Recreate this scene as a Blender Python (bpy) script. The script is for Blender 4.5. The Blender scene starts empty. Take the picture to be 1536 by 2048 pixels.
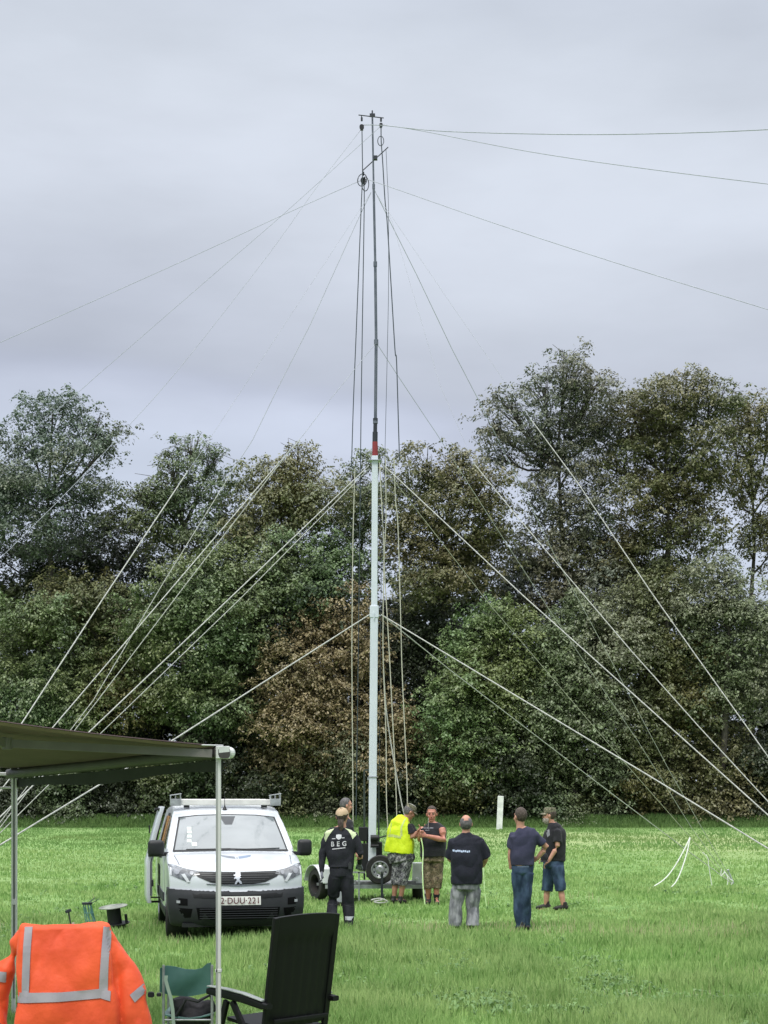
import bpy, bmesh, math, random
import numpy as np
from mathutils import Vector, Matrix, noise
from mathutils.bvhtree import BVHTree
R = math.radians
random.seed(7)
SC = bpy.context.scene
COL = SC.collection
# ------------------------------------------------------------------ camera
F = 3100.0          # focal length in photograph pixels (1536 x 2048)
HC = 1.95           # eye height
HZ = 1590.0         # horizon row
cam = bpy.data.cameras.new('camera'); cam_o = bpy.data.objects.new('camera', cam); COL.objects.link(cam_o)
cam.sensor_fit = 'VERTICAL'; cam.sensor_height = 36; cam.sensor_width = 27
cam.lens = F / 2048 * 36
cam.shift_y = (HZ - 1024) / 2048
cam.clip_start = 0.1; cam.clip_end = 3000
cam_o.location = (0, 0, HC); cam_o.rotation_euler = (R(90), 0, 0)
SC.camera = cam_o
SC.view_settings.view_transform = 'Standard'; SC.view_settings.look = 'None'
SC.view_settings.exposure = 0.28; SC.view_settings.gamma = 1.0
# ------------------------------------------------------------------ sky
SUN_EL, SUN_AZ = 52, 205
w = bpy.data.worlds.new('World'); SC.world = w; w.use_nodes = True
nt = w.node_tree; N = nt.nodes; L = nt.links
for n in list(N): N.remove(n)
def nd(t, **k):
    n = N.new(t)
    for a, b in k.items(): setattr(n, a, b)
    return n
out = nd('ShaderNodeOutputWorld'); bg = nd('ShaderNodeBackground'); L.new(bg.outputs[0], out.inputs[0])
bg.inputs['Strength'].default_value = 0.1
sky = nd('ShaderNodeTexSky', sky_type='NISHITA', sun_disc=False)
sky.sun_elevation = R(SUN_EL); sky.sun_rotation = R(SUN_AZ)
tc = nd('ShaderNodeTexCoord'); sep = nd('ShaderNodeSeparateXYZ'); L.new(tc.outputs['Generated'], sep.inputs[0])
mp = nd('ShaderNodeMapping'); mp.inputs['Scale'].default_value = (2.2, 2.2, 9.0); mp.inputs['Location'].default_value = (3.1, 0.4, 1.2)
L.new(tc.outputs['Generated'], mp.inputs[0])
n1 = nd('ShaderNodeTexNoise'); n1.inputs['Scale'].default_value = 1.0; n1.inputs['Detail'].default_value = 5; n1.inputs['Roughness'].default_value = 0.45
L.new(mp.outputs[0], n1.inputs['Vector'])
# the overcast gets brighter towards the zenith; a darker band of cloud lies low over the trees
wob = nd('ShaderNodeMath', operation='MULTIPLY_ADD'); wob.inputs[1].default_value = 0.13; wob.inputs[2].default_value = -0.065
L.new(n1.outputs['Fac'], wob.inputs[0])
el = nd('ShaderNodeMath', operation='ADD'); L.new(sep.outputs['Z'], el.inputs[0]); L.new(wob.outputs[0], el.inputs[1])
tilt = nd('ShaderNodeMath', operation='MULTIPLY_ADD'); tilt.inputs[1].default_value = 0.10; L.new(sep.outputs['X'], tilt.inputs[0]); L.new(el.outputs[0], tilt.inputs[2])
ramp = nd('ShaderNodeValToRGB'); L.new(tilt.outputs[0], ramp.inputs[0])
cr = ramp.color_ramp; cr.interpolation = 'B_SPLINE'
stops = [(0.0, (.56, .62, .73)), (0.19, (.61, .67, .80)), (0.225, (.62, .67, .80)), (0.243, (.50, .54, .66)), (0.258, (.485, .52, .605)),
         (0.285, (.575, .615, .71)), (0.315, (.63, .675, .765)), (0.37, (.655, .70, .785)), (0.42, (.64, .69, .77)), (0.49, (.60, .65, .75)), (0.58, (.66, .72, .82)), (0.75, (.92, .94, 1.0)), (1.0, (1, 1, 1))]
cr.elements[0].position, cr.elements[0].color = stops[0][0], (*stops[0][1], 1)
cr.elements[1].position, cr.elements[1].color = stops[-1][0], (*stops[-1][1], 1)
for p, c in stops[1:-1]:
    e = cr.elements.new(p); e.color = (*c, 1)
# extra lift overhead (real overcast: zenith about two to three times the horizon)
zr = nd('ShaderNodeMapRange'); zr.inputs['From Min'].default_value = 0.5; zr.inputs['From Max'].default_value = 1.0
zr.inputs['To Min'].default_value = 8.6; zr.inputs['To Max'].default_value = 31.0; L.new(sep.outputs['Z'], zr.inputs['Value'])
mp2 = nd('ShaderNodeMapping'); mp2.inputs['Scale'].default_value = (5, 5, 16); mp2.inputs['Location'].default_value = (0.7, 3, 5); L.new(tc.outputs['Generated'], mp2.inputs[0])
n2 = nd('ShaderNodeTexNoise'); n2.inputs['Scale'].default_value = 1.0; n2.inputs['Detail'].default_value = 6; n2.inputs['Roughness'].default_value = 0.5
L.new(mp2.outputs[0], n2.inputs['Vector'])
v2 = nd('ShaderNodeMapRange'); v2.inputs['From Min'].default_value = 0.3; v2.inputs['From Max'].default_value = 0.7; v2.inputs['To Min'].default_value = 0.90; v2.inputs['To Max'].default_value = 1.09
L.new(n2.outputs['Fac'], v2.inputs['Value'])
mm = nd('ShaderNodeMath', operation='MULTIPLY'); L.new(zr.outputs[0], mm.inputs[0]); L.new(v2.outputs[0], mm.inputs[1])
sc_ = nd('ShaderNodeVectorMath', operation='SCALE'); L.new(ramp.outputs[0], sc_.inputs[0]); L.new(mm.outputs[0], sc_.inputs['Scale'])
mx = nd('ShaderNodeMixRGB'); mx.inputs[0].default_value = 0.94; L.new(sky.outputs[0], mx.inputs[1]); L.new(sc_.outputs[0], mx.inputs[2])
L.new(mx.outputs[0], bg.inputs['Color'])
# ------------------------------------------------------------------ sun, veiled by cloud
sl = bpy.data.lights.new('sun', 'SUN'); sl.energy = 1.5; sl.angle = R(20); sl.color = (1.0, 0.96, 0.90)
so = bpy.data.objects.new('sun', sl); COL.objects.link(so)
a_, e_ = R(SUN_AZ), R(SUN_EL)
sd = Vector((math.sin(a_) * math.cos(e_), math.cos(a_) * math.cos(e_), math.sin(e_)))
so.rotation_euler = sd.to_track_quat('Z', 'Y').to_euler(); so.location = (0, 0, 30)

# ------------------------------------------------------------------ helpers
def W(px, py, D): return Vector(((px - 768) * D / F, D, HC + (HZ - py) * D / F))
def GX(px, D): return (px - 768) * D / F
MATS = {}
def mat(name, col, rough=.6, metal=0., col2=None, nscale=6., bump=0., bscale=40., spec=.4, coat=0., contrast=(.35, .65), trans=0., stretch=None, island=False, sheen=0., isl=.6, hue=None):
    if name in MATS: return MATS[name]
    m = bpy.data.materials.new(name); m.use_nodes = True; MATS[name] = m
    t = m.node_tree; b = t.nodes['Principled BSDF']
    b.inputs['Base Color'].default_value = (*col, 1); b.inputs['Roughness'].default_value = rough
    b.inputs['Metallic'].default_value = metal; b.inputs['Specular IOR Level'].default_value = spec
    b.inputs['Coat Weight'].default_value = coat
    if sheen: b.inputs['Sheen Weight'].default_value = sheen
    g = t.nodes.new('ShaderNodeNewGeometry')
    tcn = t.nodes.new('ShaderNodeTexCoord'); vec = tcn.outputs['Object']
    if stretch:
        q = t.nodes.new('ShaderNodeMapping'); q.inputs['Scale'].default_value = stretch; t.links.new(vec, q.inputs[0]); vec = q.outputs[0]
    if col2 is None: col2 = tuple(c * .82 for c in col)
    n = t.nodes.new('ShaderNodeTexNoise'); n.inputs['Scale'].default_value = nscale; n.inputs['Detail'].default_value = 4
    t.links.new(vec, n.inputs['Vector'])
    r = t.nodes.new('ShaderNodeMapRange'); r.inputs['From Min'].default_value = contrast[0]; r.inputs['From Max'].default_value = contrast[1]
    t.links.new(n.outputs['Fac'], r.inputs['Value']); fac = r.outputs[0]
    if island:
        a = t.nodes.new('ShaderNodeMath'); a.operation = 'MULTIPLY_ADD'; a.inputs[1].default_value = isl
        b2 = t.nodes.new('ShaderNodeMath'); b2.operation = 'MULTIPLY'; b2.inputs[1].default_value = 1 - isl
        t.links.new(fac, b2.inputs[0]); t.links.new(g.outputs['Random Per Island'], a.inputs[0]); t.links.new(b2.outputs[0], a.inputs[2]); fac = a.outputs[0]
    x = t.nodes.new('ShaderNodeMixRGB'); x.inputs[1].default_value = (*col, 1); x.inputs[2].default_value = (*col2, 1)
    t.links.new(fac, x.inputs[0])
    if hue:     # a second, broad drift of colour over the thing: (scale, colour to multiply by)
        nh = t.nodes.new('ShaderNodeTexNoise'); nh.inputs['Scale'].default_value = hue[0]; nh.inputs['Detail'].default_value = 3; t.links.new(g.outputs['Position'], nh.inputs['Vector'])
        rh = t.nodes.new('ShaderNodeMapRange'); rh.inputs['From Min'].default_value = .42; rh.inputs['From Max'].default_value = .62; t.links.new(nh.outputs['Fac'], rh.inputs['Value'])
        xh = t.nodes.new('ShaderNodeMixRGB'); xh.blend_type = 'MULTIPLY'; xh.inputs[2].default_value = (*hue[1], 1); t.links.new(rh.outputs[0], xh.inputs[0]); t.links.new(x.outputs[0], xh.inputs[1]); x = xh
    t.links.new(x.outputs[0], b.inputs['Base Color'])
    if bump:
        n2 = t.nodes.new('ShaderNodeTexNoise'); n2.inputs['Scale'].default_value = bscale; n2.inputs['Detail'].default_value = 3
        t.links.new(vec, n2.inputs['Vector'])
        bp = t.nodes.new('ShaderNodeBump'); bp.inputs['Strength'].default_value = bump; bp.inputs['Distance'].default_value = .02
        t.links.new(n2.outputs['Fac'], bp.inputs['Height']); t.links.new(bp.outputs[0], b.inputs['Normal'])
    if trans:
        tr = t.nodes.new('ShaderNodeBsdfTranslucent'); t.links.new(x.outputs[0], tr.inputs[0])
        ms = t.nodes.new('ShaderNodeMixShader'); ms.inputs[0].default_value = trans
        t.links.new(b.outputs[0], ms.inputs[1]); t.links.new(tr.outputs[0], ms.inputs[2])
        t.links.new(ms.outputs[0], t.nodes['Material Output'].inputs[0])
    return m
def glass(name, col=(.02, .025, .03), rough=.04):
    return mat(name, col, rough, spec=.8, coat=.5)
def tag(o, label=None, cat=None, group=None, kind=None):
    if label: o['label'] = label
    if cat: o['category'] = cat
    if group: o['group'] = group
    if kind: o['kind'] = kind
    return o
def thing(name, label, cat, loc=(0, 0, 0), rz=0., group=None):
    o = bpy.data.objects.new(name, None); COL.objects.link(o); o.empty_display_size = .1
    o.location = loc; o.rotation_euler = (0, 0, rz); return tag(o, label, cat, group)
def link(name, me, m, parent=None, smooth=True):
    me.name = name
    o = bpy.data.objects.new(name, me); COL.objects.link(o)
    if m is not None:
        me.materials.clear(); me.materials.append(m)
    if smooth:
        me.polygons.foreach_set('use_smooth', [True] * len(me.polygons))
    if parent is not None: o.parent = parent
    return o
def frame_of(t, ref=None):
    t = t.normalized()
    if ref is None: ref = Vector((0, 0, 1)) if abs(t.z) < .9 else Vector((1, 0, 0))
    r = ref - t * ref.dot(t)
    if r.length < 1e-4: r = t.orthogonal()
    r.normalize(); return r, t.cross(r)
class MB:
    def __init__(s, org=(0, 0, 0)): s.v = []; s.f = []; s.o = Vector(org)
    def add(s, vs, fs):
        n = len(s.v); s.v += [tuple(Vector(v) - s.o) for v in vs]; s.f += [tuple(i + n for i in f) for f in fs]; return s
    def box(s, c, size, rz=0., axes=None):
        c = Vector(c); h = [a / 2 for a in size]
        if axes is None:
            M = Matrix.Rotation(rz, 3, 'Z'); axes = [M.col[0], M.col[1], M.col[2]]
        vs = [c + axes[0] * (x * h[0]) + axes[1] * (y * h[1]) + axes[2] * (z * h[2]) for z in (-1, 1) for y in (-1, 1) for x in (-1, 1)]
        return s.add(vs, [(0, 2, 3, 1), (4, 5, 7, 6), (0, 1, 5, 4), (2, 6, 7, 3), (0, 4, 6, 2), (1, 3, 7, 5)])
    def bar(s, p0, p1, w, h, ref=None):
        p0, p1 = Vector(p0), Vector(p1); t = p1 - p0; r, u = frame_of(t, ref)
        return s.box((p0 + p1) / 2, (h, w, t.length), axes=[r, u, t.normalized()])
    def loft(s, pts, rad, ref=None, seg=14, cap=True, power=2.):
        """pts: centres; rad: r or (a along ref, b across)"""
        pts = [Vector(p) for p in pts]; n = len(pts); vs = []; fs = []
        for i, p in enumerate(pts):
            t = pts[min(i + 1, n - 1)] - pts[max(i - 1, 0)]
            r, u = frame_of(t, ref); a, b = rad[i] if isinstance(rad[i], (tuple, list)) else (rad[i], rad[i])
            for k in range(seg):
                an = 2 * math.pi * k / seg; ca, sa = math.cos(an), math.sin(an)
                if power != 2.:
                    ca = math.copysign(abs(ca) ** (2 / power), ca); sa = math.copysign(abs(sa) ** (2 / power), sa)
                vs.append(p + r * (a * ca) + u * (b * sa))
        for i in range(n - 1):
            for k in range(seg):
                k2 = (k + 1) % seg
                fs.append((i * seg + k, i * seg + k2, (i + 1) * seg + k2, (i + 1) * seg + k))
        if cap: fs.append(tuple(range(seg))[::-1]); fs.append(tuple((n - 1) * seg + k for k in range(seg)))
        return s.add(vs, fs)
    def tube(s, pts, r, seg=8, r1=None):
        n = len(pts)
        rr = [r if r1 is None else r + (r1 - r) * i / max(1, n - 1) for i in range(n)]
        return s.loft(pts, rr, seg=seg)
    def cyl(s, p0, p1, r, r1=None, seg=16): return s.tube([p0, p1], r, seg, r if r1 is None else r1)
    def ell(s, c, rad, axes=None, seg=18, rings=12):
        c = Vector(c)
        if axes is None: axes = [Vector((1, 0, 0)), Vector((0, 1, 0)), Vector((0, 0, 1))]
        vs = []; fs = []
        for i in range(rings + 1):
            th = math.pi * i / rings; sr = max(math.sin(th), .02)
            for k in range(seg):
                ph = 2 * math.pi * k / seg
                vs.append(c + axes[0] * (rad[0] * sr * math.cos(ph)) + axes[1] * (rad[1] * sr * math.sin(ph)) + axes[2] * (rad[2] * math.cos(th)))
        for i in range(rings):
            for k in range(seg):
                k2 = (k + 1) % seg; fs.append((i * seg + k, (i + 1) * seg + k, (i + 1) * seg + k2, i * seg + k2))
        fs.append(tuple(range(seg))); fs.append(tuple(rings * seg + k for k in range(seg))[::-1])
        return s.add(vs, fs)
    def lathe(s, c, axis, prof, seg=24, ref=None):
        """prof: (distance along axis, radius)"""
        c = Vector(c); a = Vector(axis).normalized(); r, u = frame_of(a, ref); vs = []; fs = []
        for (d, q) in prof:
            for k in range(seg):
                an = 2 * math.pi * k / seg; vs.append(c + a * d + (r * math.cos(an) + u * math.sin(an)) * max(q, 1e-4))
        n = len(prof)
        for i in range(n - 1):
            for k in range(seg):
                k2 = (k + 1) % seg; fs.append((i * seg + k, i * seg + k2, (i + 1) * seg + k2, (i + 1) * seg + k))
        return s.add(vs, fs)
    def sheet(s, grid, thick, dirv):
        """grid[i][j] of points, given thickness along dirv"""
        d = Vector(dirv).normalized() * thick; n = len(grid); m = len(grid[0]); vs = [Vector(p) for r in grid for p in r]; q = len(vs)
        vs += [v + d for v in vs]; fs = []
        I = lambda i, j: i * m + j
        for i in range(n - 1):
            for j in range(m - 1):
                f = (I(i, j), I(i, j + 1), I(i + 1, j + 1), I(i + 1, j)); fs.append(f[::-1]); fs.append(tuple(a + q for a in f))
        for j in range(m - 1):
            for i in (0, n - 1): fs.append((I(i, j), I(i, j + 1), I(i, j + 1) + q, I(i, j) + q))
        for i in range(n - 1):
            for j in (0, m - 1): fs.append((I(i, j), I(i + 1, j), I(i + 1, j) + q, I(i, j) + q))
        return s.add(vs, fs)
    def prism(s, poly, d):
        """closed polygon of 3-D points extruded by vector d"""
        n = len(poly); d = Vector(d); vs = [Vector(p) for p in poly] + [Vector(p) + d for p in poly]
        return s.add(vs, [tuple(range(n))[::-1], tuple(range(n, 2 * n))] + [(i, (i + 1) % n, (i + 1) % n + n, i + n) for i in range(n)])
    def mesh(s):
        me = bpy.data.meshes.new('m'); me.from_pydata(s.v, [], s.f); me.update()
        b = bmesh.new(); b.from_mesh(me); bmesh.ops.recalc_face_normals(b, faces=b.faces); b.to_mesh(me); b.free(); return me
    def build(s, name, m, parent=None, smooth=False, bevel=0.):
        me = s.mesh()
        if bevel: me = modded(me, [('BEVEL', dict(width=bevel, segments=2, limit_method='ANGLE', harden_normals=False))])
        o = link(name, me, m, parent, smooth)
        if smooth:
            try: me.set_sharp_from_angle(angle=R(40))
            except Exception: pass
        return o
def modded(me, mods):
    o = bpy.data.objects.new('tmp', me); COL.objects.link(o)
    for t, kw in mods:
        md = o.modifiers.new(t, t)
        for k, v in kw.items(): setattr(md, k, v)
    dg = bpy.context.evaluated_depsgraph_get(); dg.update()
    r = bpy.data.meshes.new_from_object(o.evaluated_get(dg)); bpy.data.objects.remove(o); return r
def remesh(me, vox, it=4, fac=.5):
    return modded(me, [('REMESH', dict(mode='VOXEL', voxel_size=vox, use_smooth_shade=True)), ('SMOOTH', dict(factor=fac, iterations=it))])
def folds(me, amp, sc, sz=1., seed=0):
    n = len(me.vertices); co = np.empty(n * 3); me.vertices.foreach_get('co', co); co = co.reshape(-1, 3)
    no = np.empty(n * 3); me.vertices.foreach_get('normal', no); no = no.reshape(-1, 3)
    for i in range(n):
        p = Vector((co[i][0] * sc + seed, co[i][1] * sc, co[i][2] * sc * sz))
        k = abs(noise.noise(p)) * 2 - .6 + .4 * noise.noise(p * 2.3)
        co[i] += no[i] * (amp * k)
    me.vertices.foreach_set('co', co.ravel()); me.update(); return me
def bvh_of(o_or_me):
    me = o_or_me.data if hasattr(o_or_me, 'data') else o_or_me
    return BVHTree.FromPolygons([v.co.copy() for v in me.vertices], [tuple(p.vertices) for p in me.polygons])
def drape(poly, fn, d, bvh, off, thick, cuts=4, maxdist=5.):
    """poly: 2-D points; fn maps 2-D to a 3-D start point; ray along d to the surface; leaves a sheet of given thickness on it"""
    b = bmesh.new(); vs = [b.verts.new((p[0], p[1], 0)) for p in poly]
    if len(vs) == 4: b.faces.new(vs)
    else: bmesh.ops.triangle_fill(b, use_beauty=True, edges=[b.edges.new((vs[i], vs[(i + 1) % len(vs)])) for i in range(len(vs))])
    if cuts: bmesh.ops.subdivide_edges(b, edges=b.edges[:], cuts=cuts, use_grid_fill=True)
    bmesh.ops.triangulate(b, faces=b.faces[:])
    d = Vector(d).normalized(); miss = []
    for v in b.verts:
        p = fn(v.co.x, v.co.y); h = bvh.ray_cast(p, d, maxdist)
        if h[0] is None: miss.append(v)
        else: v.co = h[0] - d * off
    if miss: bmesh.ops.delete(b, geom=miss, context='VERTS')
    if thick:
        r = bmesh.ops.extrude_face_region(b, geom=b.faces[:])
        for g in r['geom']:
            if isinstance(g, bmesh.types.BMVert): g.co -= d * thick
    bmesh.ops.recalc_face_normals(b, faces=b.faces)
    me = bpy.data.meshes.new('d'); b.to_mesh(me); b.free(); return me
def merge(mes):
    v = []; f = []
    for me in mes:
        n = len(v); v += [tuple(q.co) for q in me.vertices]; f += [tuple(i + n for i in p.vertices) for p in me.polygons]
    m = bpy.data.meshes.new('m'); m.from_pydata(v, [], f); m.update(); return m
def text_mesh(txt, size, space=1., extrude=0., bold=0.):
    c = bpy.data.curves.new('t', 'FONT'); c.body = txt; c.size = size; c.align_x = 'CENTER'; c.align_y = 'CENTER'; c.space_character = space; c.extrude = extrude; c.offset = bold
    c.resolution_u = 3
    o = bpy.data.objects.new('t', c); COL.objects.link(o); dg = bpy.context.evaluated_depsgraph_get(); dg.update()
    me = bpy.data.meshes.new_from_object(o.evaluated_get(dg)); bpy.data.objects.remove(o); return me
def vnoise(x, y, seed=0):
    x = np.asarray(x, float); y = np.asarray(y, float); xi = np.floor(x).astype(np.int64); yi = np.floor(y).astype(np.int64); fx = x - xi; fy = y - yi
    def h(a, b):
        n = (a * 374761393 + b * 668265263 + seed * 1442695041) & 0x7fffffff; n = ((n ^ (n >> 13)) * 1274126177) & 0x7fffffff
        return ((n ^ (n >> 16)) & 0xffff) / 65535.
    fx = fx * fx * (3 - 2 * fx); fy = fy * fy * (3 - 2 * fy)
    return (h(xi, yi) * (1 - fx) + h(xi + 1, yi) * fx) * (1 - fy) + (h(xi, yi + 1) * (1 - fx) + h(xi + 1, yi + 1) * fx) * fy
def npmesh(name, co, k, m, parent=None, org=(0, 0, 0)):
    """co: (n*k,3) vertices, faces of k vertices each in order"""
    co = co - np.array(org); n = len(co) // k; me = bpy.data.meshes.new(name)
    me.vertices.add(len(co)); me.vertices.foreach_set('co', co.astype(np.float32).ravel())
    me.loops.add(n * k); me.loops.foreach_set('vertex_index', np.arange(n * k, dtype=np.int32))
    me.polygons.add(n); me.polygons.foreach_set('loop_start', np.arange(0, n * k, k, dtype=np.int32)); me.polygons.foreach_set('loop_total', np.full(n, k, dtype=np.int32))
    me.update(calc_edges=True); return link(name, me, m, parent, smooth=False)
# ================================================================== field
RG = np.random.default_rng(11)
def ground_material():
    m = bpy.data.materials.new('meadow'); m.use_nodes = True; t = m.node_tree; b = t.nodes['Principled BSDF']; b.inputs['Roughness'].default_value = .9; b.inputs['Specular IOR Level'].default_value = .1
    g = t.nodes.new('ShaderNodeNewGeometry')
    def noi(sc, det=5, st=(1, 1, 1)):
        q = t.nodes.new('ShaderNodeMapping'); q.inputs['Scale'].default_value = st; t.links.new(g.outputs['Position'], q.inputs[0])
        n = t.nodes.new('ShaderNodeTexNoise'); n.inputs['Scale'].default_value = sc; n.inputs['Detail'].default_value = det; n.inputs['Roughness'].default_value = .65; t.links.new(q.outputs[0], n.inputs['Vector']); return n.outputs['Fac']
    def rmp(f, a, c):
        r = t.nodes.new('ShaderNodeMapRange'); r.inputs['From Min'].default_value = a; r.inputs['From Max'].default_value = c; t.links.new(f, r.inputs['Value']); return r.outputs[0]
    def mix(f, a, c):
        x = t.nodes.new('ShaderNodeMixRGB'); t.links.new(f, x.inputs[0])
        for i, q in ((1, a), (2, c)):
            if isinstance(q, tuple): x.inputs[i].default_value = (*q, 1)
            else: t.links.new(q, x.inputs[i])
        return x.outputs[0]
    c = mix(rmp(noi(2.2, 8), .35, .68), (.11, .215, .06), (.24, .37, .125))
    c = mix(rmp(noi(.13, 4, (1, .55, 1)), .45, .75), c, (.26, .37, .15))
    s = t.nodes.new('ShaderNodeMapRange'); s.interpolation_type = 'SMOOTHSTEP'
    sp = t.nodes.new('ShaderNodeSeparateXYZ'); t.links.new(g.outputs['Position'], sp.inputs[0])
    # bleached strip of taller dry grass near the far edge of the field, stronger to the right
    s.inputs['From Min'].default_value = 42; s.inputs['From Max'].default_value = 62; t.links.new(sp.outputs['Y'], s.inputs['Value'])
    s2 = t.nodes.new('ShaderNodeMapRange'); s2.interpolation_type = 'SMOOTHSTEP'; s2.inputs['From Min'].default_value = 92; s2.inputs['From Max'].default_value = 74; t.links.new(sp.outputs['Y'], s2.inputs['Value'])
    s3 = t.nodes.new('ShaderNodeMapRange'); s3.interpolation_type = 'SMOOTHSTEP'; s3.inputs['From Min'].default_value = -4; s3.inputs['From Max'].default_value = 9; t.links.new(sp.outputs['X'], s3.inputs['Value'])
    m1 = t.nodes.new('ShaderNodeMath'); m1.operation = 'MULTIPLY'; t.links.new(s.outputs[0], m1.inputs[0]); t.links.new(s2.outputs[0], m1.inputs[1])
    m2 = t.nodes.new('ShaderNodeMath'); m2.operation = 'MULTIPLY'; t.links.new(m1.outputs[0], m2.inputs[0]); t.links.new(s3.outputs[0], m2.inputs[1])
    m3 = t.nodes.new('ShaderNodeMath'); m3.operation = 'MULTIPLY'; t.links.new(m2.outputs[0], m3.inputs[0]); t.links.new(rmp(noi(.3, 4, (.6, 1, 1)), .3, .6), m3.inputs[1])
    c = mix(m3.outputs[0], c, (.31, .37, .17))
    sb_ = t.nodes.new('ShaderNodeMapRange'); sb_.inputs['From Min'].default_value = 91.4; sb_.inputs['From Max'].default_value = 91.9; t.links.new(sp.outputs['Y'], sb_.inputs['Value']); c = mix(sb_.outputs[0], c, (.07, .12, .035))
    t.links.new(c, b.inputs['Base Color'])
    bp = t.nodes.new('ShaderNodeBump'); bp.inputs['Strength'].default_value = .8; bp.inputs['Distance'].default_value = .12; t.links.new(noi(5, 8), bp.inputs['Height']); t.links.new(bp.outputs[0], b.inputs['Normal'])
    return m
def bank_z(x, y):
    k = np.clip((y - 91.5) / 2.2, 0, 1); k = k * k * (3 - 2 * k)
    return k * (.50 + .10 * vnoise(x * .35, y * 0 + 3, 5) + .05 * vnoise(x * 1.3, y * 0, 6))
MG = ground_material()
ys = np.concatenate([np.linspace(-15, 90, 36), np.linspace(91, 95, 14), np.array([100, 130, 200, 400, 900])]); xs = np.concatenate([[-900, -300, -120], np.linspace(-60, 60, 130), [120, 300, 900]])
gv = []; gf = []
for y in ys:
    zz = bank_z(xs, np.full_like(xs, y)); gv += [(float(x), float(y), float(z)) for x, z in zip(xs, zz)]
for i in range(len(ys) - 1):
    for j in range(len(xs) - 1): a = i * len(xs) + j; gf.append((a, a + 1, a + 1 + len(xs), a + len(xs)))
me = bpy.data.meshes.new('ground'); me.from_pydata(gv, [], gf); me.update(); tag(link('ground', me, MG), kind='structure')

MGR = mat('grass_blade', (.11, .23, .05), .5, col2=(.48, .62, .25), nscale=1.1, trans=.35, island=True, spec=.25, isl=.65, contrast=(.3, .7), hue=(.30, (.86, .96, .85)))
MDR = mat('dry_grass', (.42, .38, .22), .7, col2=(.58, .52, .34), nscale=.8, trans=.3, island=True)
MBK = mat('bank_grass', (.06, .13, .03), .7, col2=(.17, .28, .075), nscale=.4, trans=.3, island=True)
def blades(name, m, x, y, h, wd, lean=.45, zf=None, seg=1):
    n = len(x); z = np.zeros(n) if zf is None else zf(x, y)
    az = RG.uniform(0, 2 * np.pi, n); fa = RG.uniform(-.8, .8, n)
    ax, ay = np.cos(fa), np.sin(fa)
    ln = np.abs(RG.normal(0, lean, n)) * h
    tx = x + np.cos(az) * ln; ty = y + np.sin(az) * ln; tz = z + h * np.sqrt(np.clip(1 - (ln / h) ** 2 * .6, .15, 1))
    mx_, my_ = x + (tx - x) * .35, y + (ty - y) * .35; mz = z + (tz - z) * .6
    P = lambda a, b_, c: np.stack([a, b_, c], 1)
    w2 = wd / 2
    p0 = P(x - ax * w2, y - ay * w2, z - .01); p1 = P(x + ax * w2, y + ay * w2, z - .01)
    p2 = P(mx_ + ax * w2 * .8, my_ + ay * w2 * .8, mz); p3 = P(tx, ty, tz); p4 = P(mx_ - ax * w2 * .8, my_ - ay * w2 * .8, mz)
    co = np.stack([p0, p1, p2, p3, p4], 1).reshape(-1, 3)
    return tag(npmesh(name, co, 5, m), kind='stuff')
def field(n, d0, d1, margin=1.25):
    # uniform over image rows rather than over metres, so near grass gets its share
    q = RG.uniform(0, 1, n); inv = 1 / d1 + (1 / d0 - 1 / d1) * q ** .9; y = 1 / inv
    return RG.uniform(-.26 * margin, .26 * margin, n) * y, y
x, y = field(420000, 11.2, 60)
cl = vnoise(x * 1.3, y * .9, 1) * .5 + vnoise(x * 3.7, y * 2.5, 2) * .3 + vnoise(x * .35, y * .25, 3) * .4
keep = RG.uniform(.15, 1.05, len(x)) < cl * 1.25; x, y, cl = x[keep], y[keep], cl[keep]
h = (.045 + .13 * cl ** 1.8) * RG.uniform(.4, 1.7, len(x)) * np.where(y > 23.2, .55, np.where(y > 21.2, .72, 1.))
blades('grass', MGR, x, y, h, .0060 * (y / 10) * RG.uniform(.5, 1.7, len(x)), lean=.33)
# broad-leaved weeds (dock, clover, dandelion) in loose patches
x, y = field(7000, 11.5, 34); kk = vnoise(x * .9, y * .7, 21); sel = kk > .60 + .25 * RG.uniform(0, 1, len(x)); x, y = x[sel], y[sel]; n = len(x); nl = 6
xx_ = np.repeat(x, nl); yy_ = np.repeat(y, nl); az = RG.uniform(0, 6.28, n * nl); ln = RG.uniform(.03, .09, n * nl); hh = RG.uniform(.02, .10, n * nl); wd_ = ln * .28
bx_, by_ = np.cos(az), np.sin(az); q = lambda t, s_, z_: np.stack([xx_ + bx_ * ln * t - by_ * wd_ * s_, yy_ + by_ * ln * t + bx_ * wd_ * s_, z_], 1)
co = np.stack([q(.05, 0, hh * .4), q(.6, 1, hh), q(1.1, 0, hh * .8), q(.6, -1, hh)], 1).reshape(-1, 3)
tag(npmesh('meadow_weeds', co, 4, mat('weed_leaf', (.07, .15, .04), .5, col2=(.22, .36, .12), nscale=2, trans=.25, island=True)), kind='stuff')
x = RG.uniform(-26, 26, 60000); y = RG.uniform(54, 90.8, 60000); kf = vnoise(x * .5, y * .3, 31) * .7 + vnoise(x * 2, y * .9, 32) * .3
sel = RG.uniform(.1, .9, len(x)) < kf; x, y, kf = x[sel], y[sel], kf[sel]
blades('far_grass', mat('far_blade', (.10, .215, .05), .7, col2=(.215, .37, .115), nscale=.35, trans=.3, island=True, isl=.4, hue=(.08, (1.25, 1.0, 1.1))), x, y, (.03 + .09 * kf) * RG.uniform(.5, 1.5, len(x)), .035 * RG.uniform(.6, 1.5, len(x)), lean=.4)
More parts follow.
